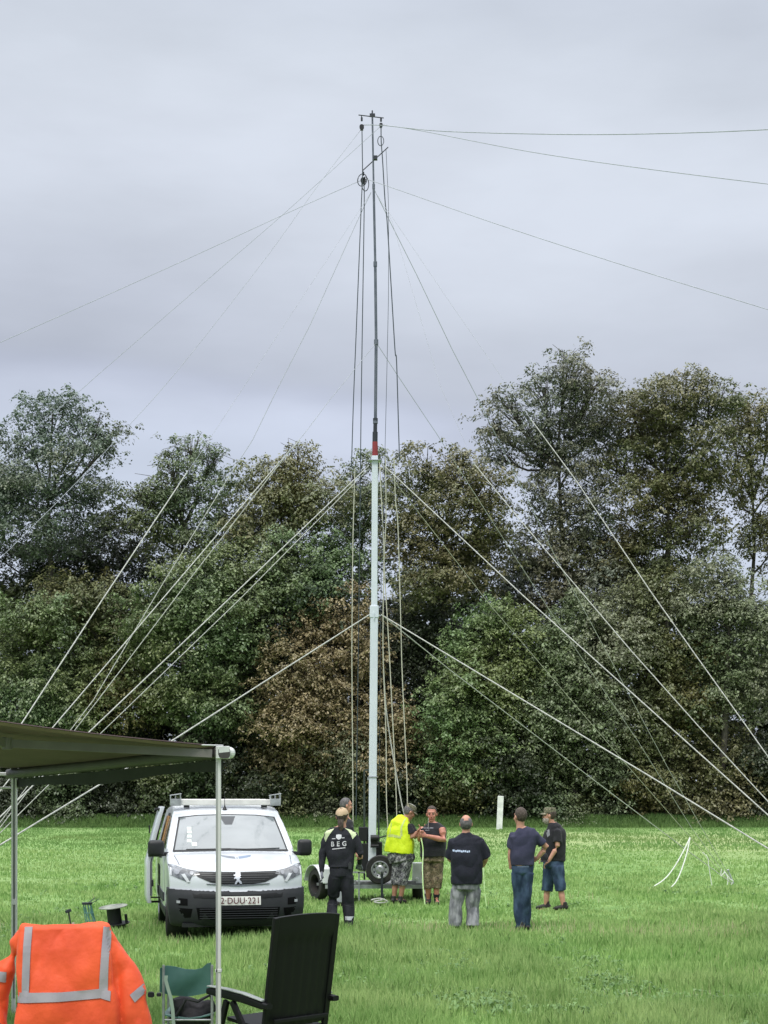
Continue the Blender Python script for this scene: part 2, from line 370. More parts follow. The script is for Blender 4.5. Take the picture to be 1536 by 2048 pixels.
# tall seed heads in drifts
x, y = field(42000, 13, 30)
k = vnoise(x * .8, y * 1.1, 9) + .9 * np.exp(-((y - 21.6 - .35 * np.sin(x)) / .9) ** 2) * (x > -.5) + .5 * np.exp(-((y - 22.3) / .8) ** 2) * (x < -2.5)
keep = RG.uniform(.72, 1.9, len(x)) < k; x, y = x[keep], y[keep]
blades('dry_grass_stalks', MDR, x, y, RG.uniform(.08, .20, len(x)), .0028 * (y / 10), lean=.3)
# rough grass and weeds on the bank
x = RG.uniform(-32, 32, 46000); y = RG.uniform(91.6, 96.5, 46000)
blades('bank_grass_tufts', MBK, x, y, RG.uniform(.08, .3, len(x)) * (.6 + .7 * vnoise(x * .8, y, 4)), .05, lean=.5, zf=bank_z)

# ================================================================== trees
BARK = mat('bark', (.05, .042, .034), .9, col2=(.10, .09, .075), nscale=3, bump=.6, bscale=12)
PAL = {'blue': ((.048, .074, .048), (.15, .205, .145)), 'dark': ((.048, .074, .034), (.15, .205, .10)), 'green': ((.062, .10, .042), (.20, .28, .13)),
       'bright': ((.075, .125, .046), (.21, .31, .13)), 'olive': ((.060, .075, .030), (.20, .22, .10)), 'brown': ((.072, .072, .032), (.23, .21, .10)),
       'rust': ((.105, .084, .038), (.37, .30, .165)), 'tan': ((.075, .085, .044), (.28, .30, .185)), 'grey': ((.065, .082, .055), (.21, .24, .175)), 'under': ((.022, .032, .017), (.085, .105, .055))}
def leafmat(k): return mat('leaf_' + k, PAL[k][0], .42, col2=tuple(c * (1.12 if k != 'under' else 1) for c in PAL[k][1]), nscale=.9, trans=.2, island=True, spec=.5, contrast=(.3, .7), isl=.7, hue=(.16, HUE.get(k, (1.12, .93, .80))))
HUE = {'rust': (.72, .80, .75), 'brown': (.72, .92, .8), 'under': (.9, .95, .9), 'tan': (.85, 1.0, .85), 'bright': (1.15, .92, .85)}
def tree(name, label, kind, D, trunk_px, puffs, dens=1., leaf=.27, depth=.8, tr=.22, group=None, twigs=5, seed=0, base=None):
    """puffs in photograph pixels at distance D: (cx, cy, rx, ry[, density])"""
    rg = np.random.default_rng(100 + seed); rr = random.Random(seed)
    s = D / F; bx = GX(trunk_px, D); bz = float(bank_z(np.array([bx]), np.array([D]))[0])
    root = thing(name, label, 'shrub' if 'shrub' in name else 'tree', (bx, D, bz), group=group)
    O = Vector((bx, D, bz)); cos = []; T = MB(O)
    top = min(p[1] for p in puffs); zt = HC + (HZ - top) * s; cx0 = sum(p[0] for p in puffs) / len(puffs)
    spine = [Vector((bx, D, bz - .3))]
    H = (zt - bz)
    for i in range(1, 6):
        t = i / 5 * .82
        spine.append(Vector((bx + (GX(cx0, D) - bx) * t * .8 + rr.uniform(-.25, .25) * t, D + rr.uniform(-.3, .3) * t, bz + H * t)))
    T.loft(spine, [tr * (1.25 - .95 * i / 5) for i in range(6)], seg=8)
    for p in puffs:
        cx, cy, rx, ry = p[:4]; de = p[4] if len(p) > 4 else 1.
        dd = D + rr.uniform(-1.5, 1.5); c = np.array([GX(cx, dd), dd, HC + (HZ - cy) * dd / F]); r = np.array([rx * s, max(1.6, rx * s * depth), ry * s])
        # limb from the trunk into the puff, then twigs to its rim
        zc = c[2]; t = min(max((zc - bz - r[2] * .9) / (H * .82), .12), .95) * 5; i = min(int(t), 4)
        st = spine[i].lerp(spine[i + 1], t - i); ce = Vector(c)
        mid = st.lerp(ce, .5) + Vector((rr.uniform(-.3, .3), rr.uniform(-.3, .3), -.1 * (ce - st).length))
        T.loft([st, mid, ce], [tr * .42, tr * .28, tr * .16], seg=6)
        for _ in range(int(twigs * (2 if de < .8 else 1))):
            a = rr.uniform(0, 6.28); e = rr.uniform(-.3, 1.2); q = ce + Vector((math.cos(a) * math.cos(e) * r[0], math.sin(a) * math.cos(e) * r[1], math.sin(e) * r[2])) * rr.uniform(.75, 1.12)
            o_ = ce.lerp(q, .5) + Vector((rr.uniform(-.3, .3), rr.uniform(-.3, .3), rr.uniform(-.1, .4)))
            T.loft([mid.lerp(ce, rr.uniform(.2, 1)), o_, q], [tr * .15, tr * .09, .012], seg=5)
        # boughs -> leaf rosettes -> leaves: boughs leave dark gaps and sky holes between them
        area = 4 * math.pi * ((r[0] * r[1] * r[2]) ** (2 / 3)); nb = max(5, int(area * .50 * de * dens))
        u = rg.normal(size=(nb, 3)); u /= np.linalg.norm(u, axis=1)[:, None]; back = (u[:, 1] > .3) & (rg.uniform(size=nb) < .6); u[back, 1] *= -1
        lump = .74 + .42 * vnoise(u[:, 0] * 2.3 + cx, u[:, 2] * 2.3 + cy, 7) + rg.uniform(-.2, .14, nb)
        inner = rg.uniform(size=nb) < .22; lump[inner] *= rg.uniform(.3, .8, inner.sum())
        bc = c + u * r * lump[:, None]; nc = 9
        sp = rg.normal(size=(nb * nc, 3)) * np.array([.62, .62, .24]); cc = np.repeat(bc, nc, 0) + sp; cc[:, 2] -= .22 * (sp[:, 0] ** 2 + sp[:, 1] ** 2); uc = np.repeat(u, nc, 0)
        nl = 20; off = rg.normal(size=(nb * nc * nl, 3)) * np.array([.21, .21, .09]); P = np.repeat(cc, nl, 0) + off
        P[:, 2] -= 1.3 * (off[:, 0] ** 2 + off[:, 1] ** 2)
        rad_ = off * np.array([1, 1, 0]); rad_ /= (np.linalg.norm(rad_, axis=1)[:, None] + 1e-6)
        n_ = np.repeat(uc, nl, 0) * .35 + rad_ * .55 + rg.normal(size=P.shape) * .38 + np.array([0, 0, .8]); n_ /= np.linalg.norm(n_, axis=1)[:, None]
        a_ = rad_ + rg.normal(size=P.shape) * .45 + np.array([0, 0, -.55]); a_ -= n_ * (a_ * n_).sum(1)[:, None]; a_ /= np.linalg.norm(a_, axis=1)[:, None]
        b_ = np.cross(n_, a_); ll = leaf * rg.uniform(.5, 1.0, len(P))[:, None] * .5; wl = ll * rg.uniform(.35, .7, len(P))[:, None]
        cos.append(np.stack([P - a_ * ll, P + b_ * wl, P + a_ * ll, P - b_ * wl], 1).reshape(-1, 3))
    T.build('trunk', BARK, root, smooth=True)
    npmesh('crown', np.concatenate(cos), 4, leafmat(kind), root, O)
    return root
G1 = 'trees of the wood behind the field'; G2 = 'shrubs along the edge of the wood'
tree('ash_tree', 'tall dark blue-green tree with a broken round crown at the far left', 'blue', 99, 95,
     [(105, 822, 64, 46, 1.1), (60, 880, 64, 44, 1.1), (200, 860, 42, 36, 1.1), (150, 890, 50, 25, .4), (205, 905, 34, 22, .7), (110, 950, 110, 45), (25, 980, 80, 60), (170, 985, 60, 40), (80, 1040, 120, 60), (-60, 960, 70, 80)], seed=1, dens=1.1, tr=.26, group=G1)
tree('ash_tree', 'dark green tree with a thin see-through top right of the tall blue-green one', 'dark', 100, 372,
     [(385, 898, 62, 38, .5), (345, 930, 45, 30, .5), (430, 915, 45, 30, .5), (320, 975, 62, 38), (400, 985, 90, 48), (275, 1000, 40, 38, .7), (300, 1050, 80, 60), (400, 1075, 110, 60)], seed=2, twigs=9, group=G1)
tree('maple_tree', 'rounded olive topped tree halfway between the left edge and the mast', 'olive', 98, 575,
     [(598, 915, 50, 42, .6), (560, 960, 75, 60), (640, 985, 55, 52), (505, 985, 50, 40, .7), (600, 1030, 100, 60), (520, 1065, 90, 60)], seed=3, dens=1.3, group=G1)
tree('maple_tree', 'dark green tree filling the wood under the rounded olive crown', 'green', 97, 600,
     [(590, 1110, 110, 70), (480, 1130, 90, 60), (660, 1150, 80, 70), (560, 1190, 110, 60)], seed=4, dens=1.3, group=G1)
tree('ash_tree', 'narrow sparse dark tree directly behind the joint of the white mast tube', 'dark', 101, 712,
     [(710, 965, 42, 32, .7), (700, 1020, 50, 45), (760, 920, 40, 36, .3), (720, 1100, 70, 60), (745, 990, 50, 50)], seed=5, twigs=8, group=G1)
tree('chestnut_tree', 'russet brown tree with a broad low crown just right of the mast', 'brown', 98, 880,
     [(850, 925, 62, 42, .8), (915, 935, 62, 42, .8), (965, 960, 42, 40, .6), (820, 1000, 65, 60), (910, 1010, 90, 65), (870, 1085, 105, 65), (975, 1045, 48, 55), (850, 1150, 90, 60), (950, 1130, 70, 60)], seed=6, dens=1.3, twigs=8, group=G1)
tree('poplar_tree', 'tallest grey-green tree with an open airy crown and bare limbs on its left', 'grey', 101, 1150,
     [(1135, 735, 58, 48, .6), (1085, 780, 62, 48, .6), (1180, 790, 60, 50, .7), (1020, 815, 48, 36, .5), (985, 860, 32, 28, .4), (1050, 860, 70, 48, .6), (1130, 860, 75, 55, .8), (1210, 850, 62, 55, .8), (1150, 930, 70, 50, .6), (1075, 930, 50, 36, .3), (1000, 920, 40, 24, .25), (1195, 1010, 55, 50, .6), (1130, 1030, 66, 50), (1085, 1100, 75, 50), (1020, 1140, 56, 36), (1170, 1110, 90, 50), (1110, 1180, 100, 50), (1210, 1170, 90, 44), (1080, 985, 40, 40, .6)], seed=7, dens=1.35, tr=.26, twigs=9, group=G1)
tree('oak_tree', 'big orange-brown tree with a billowing crown next to the tallest grey-green one', 'brown', 100, 1340,
     [(1375, 772, 58, 40, .8), (1325, 800, 50, 42), (1445, 795, 56, 42, .7), (1265, 830, 56, 50), (1340, 860, 78, 52), (1430, 880, 62, 50, .7), (1290, 910, 70, 48), (1380, 950, 80, 50), (1270, 985, 58, 42, .6), (1350, 1020, 78, 50), (1260, 1060, 62, 48), (1400, 1050, 45, 45, .7), (1330, 1110, 90, 50), (1200, 1110, 62, 44), (1300, 1160, 100, 40), (1230, 940, 40, 36, .6)], seed=8, dens=1.5, tr=.28, group=G1)
tree('birch_tree', 'thin see-through tree with tall bare stems at the right edge of the photo', 'olive', 103, 1500,
     [(1500, 825, 46, 48, .9), (1545, 860, 46, 50, 1.), (1465, 850, 30, 34, .7), (1520, 1030, 44, 40, .8), (1470, 940, 26, 40, .5), (1500, 910, 46, 46, .7), (1480, 1000, 40, 40, .5), (1545, 980, 46, 50, .8), (1500, 1080, 46, 40, .6), (1545, 1100, 46, 50, .8)], seed=9, twigs=9, group=G1)
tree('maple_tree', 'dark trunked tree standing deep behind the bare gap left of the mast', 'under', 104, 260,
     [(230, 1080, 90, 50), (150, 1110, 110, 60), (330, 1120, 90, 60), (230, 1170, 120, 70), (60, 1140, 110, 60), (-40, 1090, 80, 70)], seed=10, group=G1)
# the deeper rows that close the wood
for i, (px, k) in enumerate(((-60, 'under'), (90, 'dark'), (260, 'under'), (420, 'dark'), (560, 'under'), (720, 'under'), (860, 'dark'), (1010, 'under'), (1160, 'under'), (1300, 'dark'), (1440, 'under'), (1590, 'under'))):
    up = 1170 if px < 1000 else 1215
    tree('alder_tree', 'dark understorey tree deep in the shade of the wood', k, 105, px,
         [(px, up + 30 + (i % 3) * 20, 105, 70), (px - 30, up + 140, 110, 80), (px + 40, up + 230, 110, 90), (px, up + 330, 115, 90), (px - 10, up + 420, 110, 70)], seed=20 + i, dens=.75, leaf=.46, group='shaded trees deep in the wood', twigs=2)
FR = [
 ('green', 'light green bushy maple at the left edge over the awning', 60, 95.5, [(75, 1225, 85, 45), (30, 1290, 90, 60), (120, 1310, 80, 60), (50, 1380, 110, 70), (150, 1400, 80, 60)]),
 ('olive', 'olive brown thicket tree between the left maple and the grey-green bushes', 195, 96.5, [(185, 1190, 70, 48), (230, 1250, 70, 60), (190, 1330, 80, 60), (240, 1400, 80, 60), (120, 1180, 60, 40)]),
 ('green', 'mid green maple with stepped leafy clumps left of the russet thicket', 360, 95, [(385, 1155, 72, 45), (320, 1215, 80, 50), (430, 1215, 80, 52), (290, 1290, 72, 52), (390, 1300, 100, 60), (470, 1290, 56, 56), (330, 1380, 90, 60), (430, 1400, 90, 60)]),
 ('blue', 'deep blue-green tree behind the mid green maple, left of the mast', 545, 97, [(520, 1180, 90, 55), (620, 1190, 70, 50), (500, 1260, 70, 60), (560, 1280, 70, 60), (490, 1350, 56, 80)]),
 ('rust', 'rusty orange thicket tree just left of the mast', 640, 94.6, [(690, 1215, 60, 42), (620, 1265, 75, 48), (720, 1285, 55, 60), (580, 1340, 62, 60), (660, 1355, 90, 62), (600, 1430, 90, 60), (700, 1440, 90, 70), (560, 1500, 60, 60), (650, 1510, 100, 60), (760, 1500, 60, 70), (790, 1420, 40, 56, .7)]),
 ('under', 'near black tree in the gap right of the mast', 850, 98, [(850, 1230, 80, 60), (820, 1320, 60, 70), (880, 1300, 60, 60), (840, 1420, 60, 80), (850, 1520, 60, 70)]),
 ('bright', 'fresh green maple with a conical crown right of the mast', 960, 94.8, [(1000, 1225, 60, 42), (950, 1275, 60, 45), (1030, 1285, 65, 52), (930, 1340, 62, 50), (1000, 1360, 80, 60), (900, 1410, 56, 52), (970, 1430, 80, 62), (890, 1485, 52, 56), (950, 1510, 80, 60)]),
 ('tan', 'pale tan-leaved tree right of the fresh green maple', 1150, 95.2, [(1190, 1215, 75, 44), (1120, 1265, 65, 48), (1230, 1280, 72, 52), (1090, 1330, 60, 52), (1170, 1350, 90, 60), (1100, 1410, 80, 62), (1200, 1430, 90, 62), (1050, 1470, 60, 60)]),
 ('olive', 'olive green tree below the orange-brown oak on the right', 1320, 96, [(1310, 1190, 75, 48), (1290, 1270, 62, 60), (1350, 1300, 90, 70), (1290, 1370, 62, 60), (1370, 1390, 90, 70), (1290, 1450, 62, 60)]),
 ('tan', 'large pale green tree with a dome crown at the right edge', 1440, 94.6, [(1425, 1150, 62, 40), (1480, 1200, 80, 50), (1400, 1220, 70, 45), (1540, 1260, 70, 60), (1450, 1290, 90, 56), (1520, 1370, 80, 70), (1430, 1380, 80, 60)]),
]
for i, (k, lab, px, D, pf) in enumerate(FR): tree('maple_tree', lab, k, D, px, pf, seed=50 + i, leaf=.26, dens=1.5, depth=.7, group='leafy trees along the front of the wood')
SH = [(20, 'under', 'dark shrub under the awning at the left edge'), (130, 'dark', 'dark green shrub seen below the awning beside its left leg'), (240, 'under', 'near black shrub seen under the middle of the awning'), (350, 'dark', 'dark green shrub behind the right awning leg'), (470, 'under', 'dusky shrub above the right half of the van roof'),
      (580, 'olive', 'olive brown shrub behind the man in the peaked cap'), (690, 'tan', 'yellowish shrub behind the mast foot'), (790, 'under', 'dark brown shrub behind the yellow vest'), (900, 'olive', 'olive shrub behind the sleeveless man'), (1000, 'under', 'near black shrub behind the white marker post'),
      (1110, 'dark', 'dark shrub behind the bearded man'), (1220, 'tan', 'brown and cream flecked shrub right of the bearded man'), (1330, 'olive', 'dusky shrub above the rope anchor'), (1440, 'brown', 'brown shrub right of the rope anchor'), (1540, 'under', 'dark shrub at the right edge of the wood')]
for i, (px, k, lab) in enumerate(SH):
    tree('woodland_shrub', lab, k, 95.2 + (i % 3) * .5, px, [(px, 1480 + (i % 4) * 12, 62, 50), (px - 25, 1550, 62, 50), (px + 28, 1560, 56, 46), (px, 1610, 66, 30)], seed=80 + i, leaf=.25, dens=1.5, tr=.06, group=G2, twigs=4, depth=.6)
tree('flowering_shrub', 'small pale flowering shrub on the bank right of the bearded man', 'tan', 93.4, 1142, [(1140, 1632, 26, 13), (1160, 1638, 16, 9)], seed=99, leaf=.13, dens=1.3, tr=.03)
# ================================================================== mast, trailer, ropes
ALU = mat('mast_white', (.64, .69, .73), .4, col2=(.58, .63, .68), nscale=2, spec=.4)
STEEL = mat('galvanised', (.42, .44, .45), .45, metal=.5, col2=(.30, .31, .32), nscale=14)
DARKM = mat('dark_metal', (.035, .040, .048), .5, metal=.3)
GREYM = mat('mast_grey', (.10, .115, .14), .45, metal=.4, col2=(.15, .165, .19))
REDP = mat('red_paint', (.27, .035, .04), .6)
BLK = mat('black_plastic', (.012, .013, .014), .5, spec=.4)
RUB = mat('tyre_rubber', (.016, .016, .017), .8, col2=(.03, .028, .025), nscale=9)
SILV = mat('wheel_silver', (.45, .46, .47), .35, metal=.6, col2=(.32, .33, .34), nscale=20)
DM = 28.5
def MP(px, py, dy=0): return W(px, py, DM + dy)
sm = F / DM
mast = thing('telescopic_mast', 'tall telescopic antenna mast, white below and thin and dark above, standing on the trailer', 'mast', (GX(747, DM), DM, .35))
O = mast.location
def sq(b, p0, p1, w0): b.bar(p0, p1, w0, w0, Vector((1, 0, 0)))
b = MB(O); sq(b, MP(744, 1756), MP(748.5, 1222), .142); b.build('base_tube', ALU, mast, bevel=.015)
b = MB(O); sq(b, MP(748.5, 1224), MP(750, 912), .112); b.build('second_tube', ALU, mast, bevel=.012)
b = MB(O); b.bar(MP(748.4, 1236), MP(748.6, 1212), .165, .165, Vector((1, 0, 0))); b.cyl(MP(748, 1224, -.09), MP(748, 1240, -.09), .012); b.box(MP(748.5, 1231, 0), (.26, .03, .02)); b.build('lower_guy_collar', ALU, mast, bevel=.01)
b = MB(O); b.box(MP(750, 922), (.24, .22, .012)); b.cyl(MP(739, 926), MP(739, 918), .012); b.cyl(MP(762, 926), MP(762, 918), .012); b.build('upper_guy_collar', STEEL, mast)
b = MB(O); b.box(MP(745.6, 1554), (.17, .17, .02)); b.cyl(MP(737, 1555, -.05), MP(737, 1560, -.05), .02); b.build('clamp_band', STEEL, mast)
b = MB(O); b.cyl(MP(750, 912), MP(750, 884), .052, .050); b.build('red_sleeve', REDP, mast, smooth=True)
b = MB(O); b.cyl(MP(750, 886), MP(750.3, 864), .048); b.cyl(MP(750.3, 866), MP(750.8, 840), .036); b.lathe(MP(750.8, 842), (0, 0, 1), [(0, .03), (0, .045), (.05, .045), (.05, .03)]); b.build('dark_sleeve', DARKM, mast, smooth=True)
for (x0, y0, x1, y1, r, nm) in ((750.8, 842, 752.3, 684, .029, 'middle_section'), (752.3, 684, 750.5, 528, .026, 'middle_section'), (750.5, 528, 747.3, 373, .022, 'upper_section'), (747.3, 373, 744.6, 226, .0165, 'top_section')):
    b = MB(O); b.cyl(MP(x0, y0), MP(x1, y1), r, seg=12); b.lathe(MP(x0, y0 + 3), (0, 0, 1), [(-.02, r), (-.02, r * 1.55), (.07, r * 1.55), (.07, r)], seg=14); b.build(nm, GREYM, mast, smooth=True)
b = MB(O); b.cyl(MP(744.6, 234), MP(744.6, 221), .020, .012); b.box(MP(744.8, 230.5), (.10, .06, .045)); b.build('mast_cap', DARKM, mast, smooth=False)
b = MB(O); b.cyl(MP(717, 230, -.05), MP(767.5, 236, -.05), .010, seg=8); b.build('top_cross_bar', DARKM, mast, smooth=True)
b = MB(O); b.cyl(MP(725.5, 341, -.12), MP(776, 294.5, .25), .010, seg=8); b.box(MP(751, 316, -.03), (.07, .07, .07)); b.build('slanted_cross_bar', DARKM, mast, smooth=False)
b = MB(O); b.box(MP(748.5, 1682, -.1), (.13, .10, .15)); b.cyl(MP(741, 1676, -.16), MP(757, 1676, -.16), .055); b.cyl(MP(757, 1676, -.16), MP(774, 1671, -.16), .012); b.cyl(MP(741, 1692, -.16), MP(757, 1692, -.16), .03); b.build('winch', BLK, mast)
b = MB(O)
for (px, yt, yb, wd) in ((728.5, 1539, 1760, .035), (757.5, 1560, 1745, .03), (735, 1655, 1755, .05)): b.box((GX(px, DM), DM + .12, (MP(0, yt).z + MP(0, yb).z) / 2), (wd, wd, MP(0, yt).z - MP(0, yb).z))
b.bar(MP(728.5, 1540, .12), MP(741, 1540, .12), .03, .03); b.build('side_rail', mat('dark_green_metal', (.045, .06, .05), .6), mast)
b = MB(O); b.box(MP(726, 1668, .05), (.16, .14, .26)); b.box(MP(732, 1714, .05), (.26, .16, .50)); b.box(MP(758, 1712, .05), (.12, .14, .52)); b.build('control_box', BLK, mast, bevel=.01)

def pulley(px, py0, py1, w_, label, loop=None):
    t = thing('pulley', label, 'pulley', MP(px, py1, -.07)); o = t.location
    b = MB(o); b.tube([MP(px - .5, py0, -.07), MP(px + .4, (py0 + py1) / 2 - 3, -.07)], .009, 6); b.cyl(MP(px, (py0 + py1) / 2 - 8, -.07), MP(px, (py0 + py1) / 2 - 1, -.07), .018, seg=8); b.build('shackle', DARKM, t, smooth=True)
    yc = py1; b = MB(o); c = MP(px, yc, -.07)
    for s_ in (-1, 1): b.lathe(c + Vector((0, s_ * .018, 0)), (0, 1, 0), [(-.008, .0), (-.008, w_), (.008, w_), (.008, 0)], 18)
    b.box(c + Vector((0, 0, -.01)), (w_ * 1.3, .05, w_ * 2.3)); b.build('block', BLK, t, smooth=False)
    b = MB(o); b.lathe(c, (0, 1, 0), [(-.01, 0), (-.01, w_ * .85), (0, w_ * .6), (.01, w_ * .85), (.01, 0)], 18); b.build('sheave', STEEL, t)
pulley(723.5, 232, 254, .042, 'black rope pulley hanging from the left end of the top cross bar')
pulley(762, 238, 250, .032, 'black rope pulley hanging from the right end of the top cross bar')
pulley(726.5, 343, 361, .05, 'black pulley hanging inside a coil at the low end of the slanted bar')
def coil(px, py, rx, ry, r, label, turns=1.15, tilt=0.):
    pts = []
    for i in range(40):
        a = i / 39 * 2 * math.pi * turns + .6; x = rx * math.cos(a); y = ry * math.sin(a)
        pts.append(MP(px + x * math.cos(tilt) - y * math.sin(tilt), py + x * math.sin(tilt) + y * math.cos(tilt), -.09 + .03 * math.sin(a * 1.3)))
    b = MB(pts[0]); b.tube(pts, r, 6); o = b.build('cable_loop', DARKM, None, smooth=True); o.location = pts[0]; tag(o, label, 'cable loop')
coil(724.5, 360, 9, 12.5, .008, 'round dark cable loop around the lowest mast-top pulley', tilt=.2)
coil(730.5, 368, 7, 14, .008, 'long dark cable loop hanging right of the lowest mast-top pulley')
coil(761.5, 282, 6, 9.5, .007, 'small dark cable loop beside the right hand top pulley')

ROPW = mat('white_rope', (.50, .50, .46), .85, col2=(.34, .35, .32), nscale=20)
ROPT = mat('thin_grey_line', (.38, .40, .44), .7)
ROPD = mat('dark_cable', (.035, .05, .06), .6)
ROPC = mat('cream_rope', (.52, .50, .40), .8, col2=(.40, .40, .33), nscale=20)
ROPG = mat('lime_strap', (.42, .62, .22), .7, col2=(.6, .75, .45))
def smooth_pts(pts, n=6):
    o = []; m = len(pts)
    for i in range(m - 1):
        p0, p1, p2, p3 = pts[max(i - 1, 0)], pts[i], pts[i + 1], pts[min(i + 2, m - 1)]
        for k in range(n):
            t = k / n; o.append(tuple(.5 * ((2 * b_) + (c - a) * t + (2 * a - 5 * b_ + 4 * c - d) * t * t + (3 * b_ - a - 3 * c + d) * t ** 3) for a, b_, c, d in zip(p0, p1, p2, p3)))
    o.append(tuple(pts[-1])); return o
def rope(name, label, cat, px, D1, r, m, D0=None, r0=None, group=None, ground=True, sm_=False, seg=6):
    """px: photo pixels from the mast outward; real straight lines have 1/D linear in the picture"""
    D0 = DM if D0 is None else D0; px = [tuple(map(float, p)) for p in px]
    if ground:      # run on to its anchor in the field
        (xa, ya), (xb, yb) = px[-2], px[-1]; gy = HZ + HC * F / D1
        if yb < gy - 1: t = (gy - yb) / (yb - ya); px.append((xb + (xb - xa) * t, gy))
    if sm_: px = smooth_pts(px)
    ln = [0.]
    for i in range(1, len(px)): ln.append(ln[-1] + math.hypot(px[i][0] - px[i - 1][0], px[i][1] - px[i - 1][1]))
    pts = []
    for p, l in zip(px, ln): k = l / ln[-1]; pts.append(W(p[0], p[1], 1 / (1 / D0 + (1 / D1 - 1 / D0) * k)))
    o = pts[-1]; b = MB(o); n = len(pts); r0 = r if r0 is None else r0
    b.loft(pts, [r0 + (r - r0) * i / (n - 1) for i in range(n)], seg=seg)
    ob = b.build(name, m, None, smooth=True); ob.location = o; return tag(ob, label, cat, group)
gg = 'guy ropes of the mast'
def guy(label, px, D1, r=.011, m=ROPW, joint=None, **k):
    r *= .85
    """joint: index where the thin upper line turns into the thick rope (two parts of one guy)"""
    if joint is None: return rope('guy_rope', label, 'guy rope', px, D1, r, m, group=gg, **k)
    o = rope('guy_rope', label, 'guy rope', px, D1, r, m, group=gg, **k)
    return o
def guy2(label, thin, thick, D1, r=.012, rt=.006):
    """upper thin line and lower thick rope of the same guy: one thing, two parts"""
    full = thin + thick; full = [tuple(map(float, p)) for p in full]
    (xa, ya), (xb, yb) = full[-2], full[-1]; gy = HZ + HC * F / D1
    if yb < gy - 1: t = (gy - yb) / (yb - ya); full.append((xb + (xb - xa) * t, gy))
    ln = [0.]
    for i in range(1, len(full)): ln.append(ln[-1] + math.hypot(full[i][0] - full[i - 1][0], full[i][1] - full[i - 1][1]))
    P = [W(p[0], p[1], 1 / (1 / DM + (1 / D1 - 1 / DM) * l / ln[-1])) for p, l in zip(full, ln)]
    n = len(thin); t = thing('guy_rope', label, 'guy rope', P[-1], group=gg); o = t.location
    r *= .85; b = MB(o); b.tube(P[:n + 1], rt, 5); b.build('thin_line', ROPT, t, smooth=True)
    b = MB(o); b.tube(P[n:], r, 6); b.build('thick_rope', ROPW, t, smooth=True)
    b = MB(o); b.ell(P[n], (.016, .016, .03)); b.build('shackle', STEEL, t, smooth=True)
guy('thick pale guy rope from the low white collar down to the left below the awning', [(741, 1228), (335, 1487), (0, 1690)], 17.5, .0135)
guy('thick pale guy rope from the upper white collar down to the awning middle', [(738, 931), (460, 1196), (175, 1467), (0, 1634)], 17.5, .0115)
guy('thinner pale guy rope running just below its twin from the upper collar to the left', [(738, 937), (475, 1203), (198, 1470), (0, 1666)], 24, .0085)
guy2('steepest left guy, thin on top and pale below, meeting the awning nearest the photo edge', [(742, 385), (565, 655), (401, 906)], [(374, 945), (205, 1199), (40, 1452), (0, 1513)], 16.5, .010, .003)
guy2('left guy from the mid mast joint, turning pale in front of the olive crown', [(752, 686), (660, 799), (608, 868)], [(558, 925), (330, 1192), (102, 1459), (23, 1553), (0, 1582)], 18, .010, .005)
guy('fainter pale guy rope beside the one from the mid mast joint, on its right', [(600, 880), (576, 906), (386, 1150), (196, 1400), (80, 1551)], 24, .008, D0=26)
guy2('left guy from the dark upper mast that turns pale over the dark green tree', [(742, 385), (720, 430), (620, 650), (555, 777), (505, 880)], [(460, 950), (330, 1160), (187, 1400), (80, 1540)], 24, .008, .006)
aw = 'thin wires spanning from the mast top'
wire = lambda lab, px, D1, r=.006, m=ROPT, D0=None: rope('antenna_wire', lab, 'wire', px, D1, r, m, D0=D0, group=aw, ground=False, sm_=True, seg=5)
wire('thin grey wire from the mast top, the steepest of those crossing the left sky', [(723, 258), (641, 364), (530, 518), (356, 740), (245, 865), (146, 972), (0, 1117), (-120, 1230)], 22, .0038)
wire('thin grey wire from the mast top down to the tall blue-green tree', [(762, 252), (722, 288), (566, 429), (419, 556), (207, 740), (150, 790), (0, 915), (-90, 990)], 26, .0042)
wire('thin grey wire from the low coil of the mast top, the flattest one going left', [(726, 359), (566, 430), (337, 535), (0, 685), (-150, 750)], 24, .0050)
wire('nearly level dark wire sagging from the mast top to the right edge', [(723, 250), (768, 251), (895, 263), (1154, 269), (1362, 266), (1536, 259), (1750, 246)], 20, .0075)
wire('grey wire from the mast top falling gently to the right edge, below the level one', [(762, 249), (844, 262), (1051, 302), (1258, 333), (1536, 368), (1700, 386)], 21, .0065)
wire('grey wire from the low coil falling steadily to the right edge', [(727, 357), (774, 372), (999, 450), (1258, 534), (1536, 619), (1700, 668)], 21, .0065)
guy('thick pale guy rope from the low white collar down to the right edge', [(762, 1229), (900, 1312), (1312, 1560), (1536, 1697)], 19, .0125)
guy('pale guy rope under the thick right one, pegged beside the loose rope ends', [(765, 1231), (900, 1340), (1190, 1562), (1365, 1694), (1467, 1769)], 33.6, .011)
guy('thick pale guy rope from the upper white collar to the right edge', [(764, 928), (772, 935), (1045, 1190), (1264, 1386), (1536, 1630)], 19, .011)
guy('thin cream guy rope from the upper collar to the far peg on the right', [(764, 930), (980, 1210), (1230, 1503), (1365, 1657), (1462, 1768)], 34, .007, ROPC)
guy2('right guy from the mid mast joint, pale below the russet crown', [(753, 686), (796, 752), (848, 830), (873, 867)], [(916, 935), (986, 1045), (1098, 1219), (1275, 1481), (1384, 1657), (1466, 1770)], 34, .007, .005)
guy2('right guy from the dark upper mast, pale across the fresh green maple', [(749, 380), (779, 441), (834, 551), (905, 700), (959, 804)], [(1057, 1002), (1112, 1116), (1211, 1300), (1338, 1540), (1402, 1653), (1470, 1772)], 33.8, .007, .006)
guy2('right guy with a pale lower half from the russet crown to the right edge', [(749, 382), (783, 440), (880, 770)], [(948, 927), (1035, 1034), (1261, 1300), (1402, 1458), (1536, 1603)], 20, .009, .003)
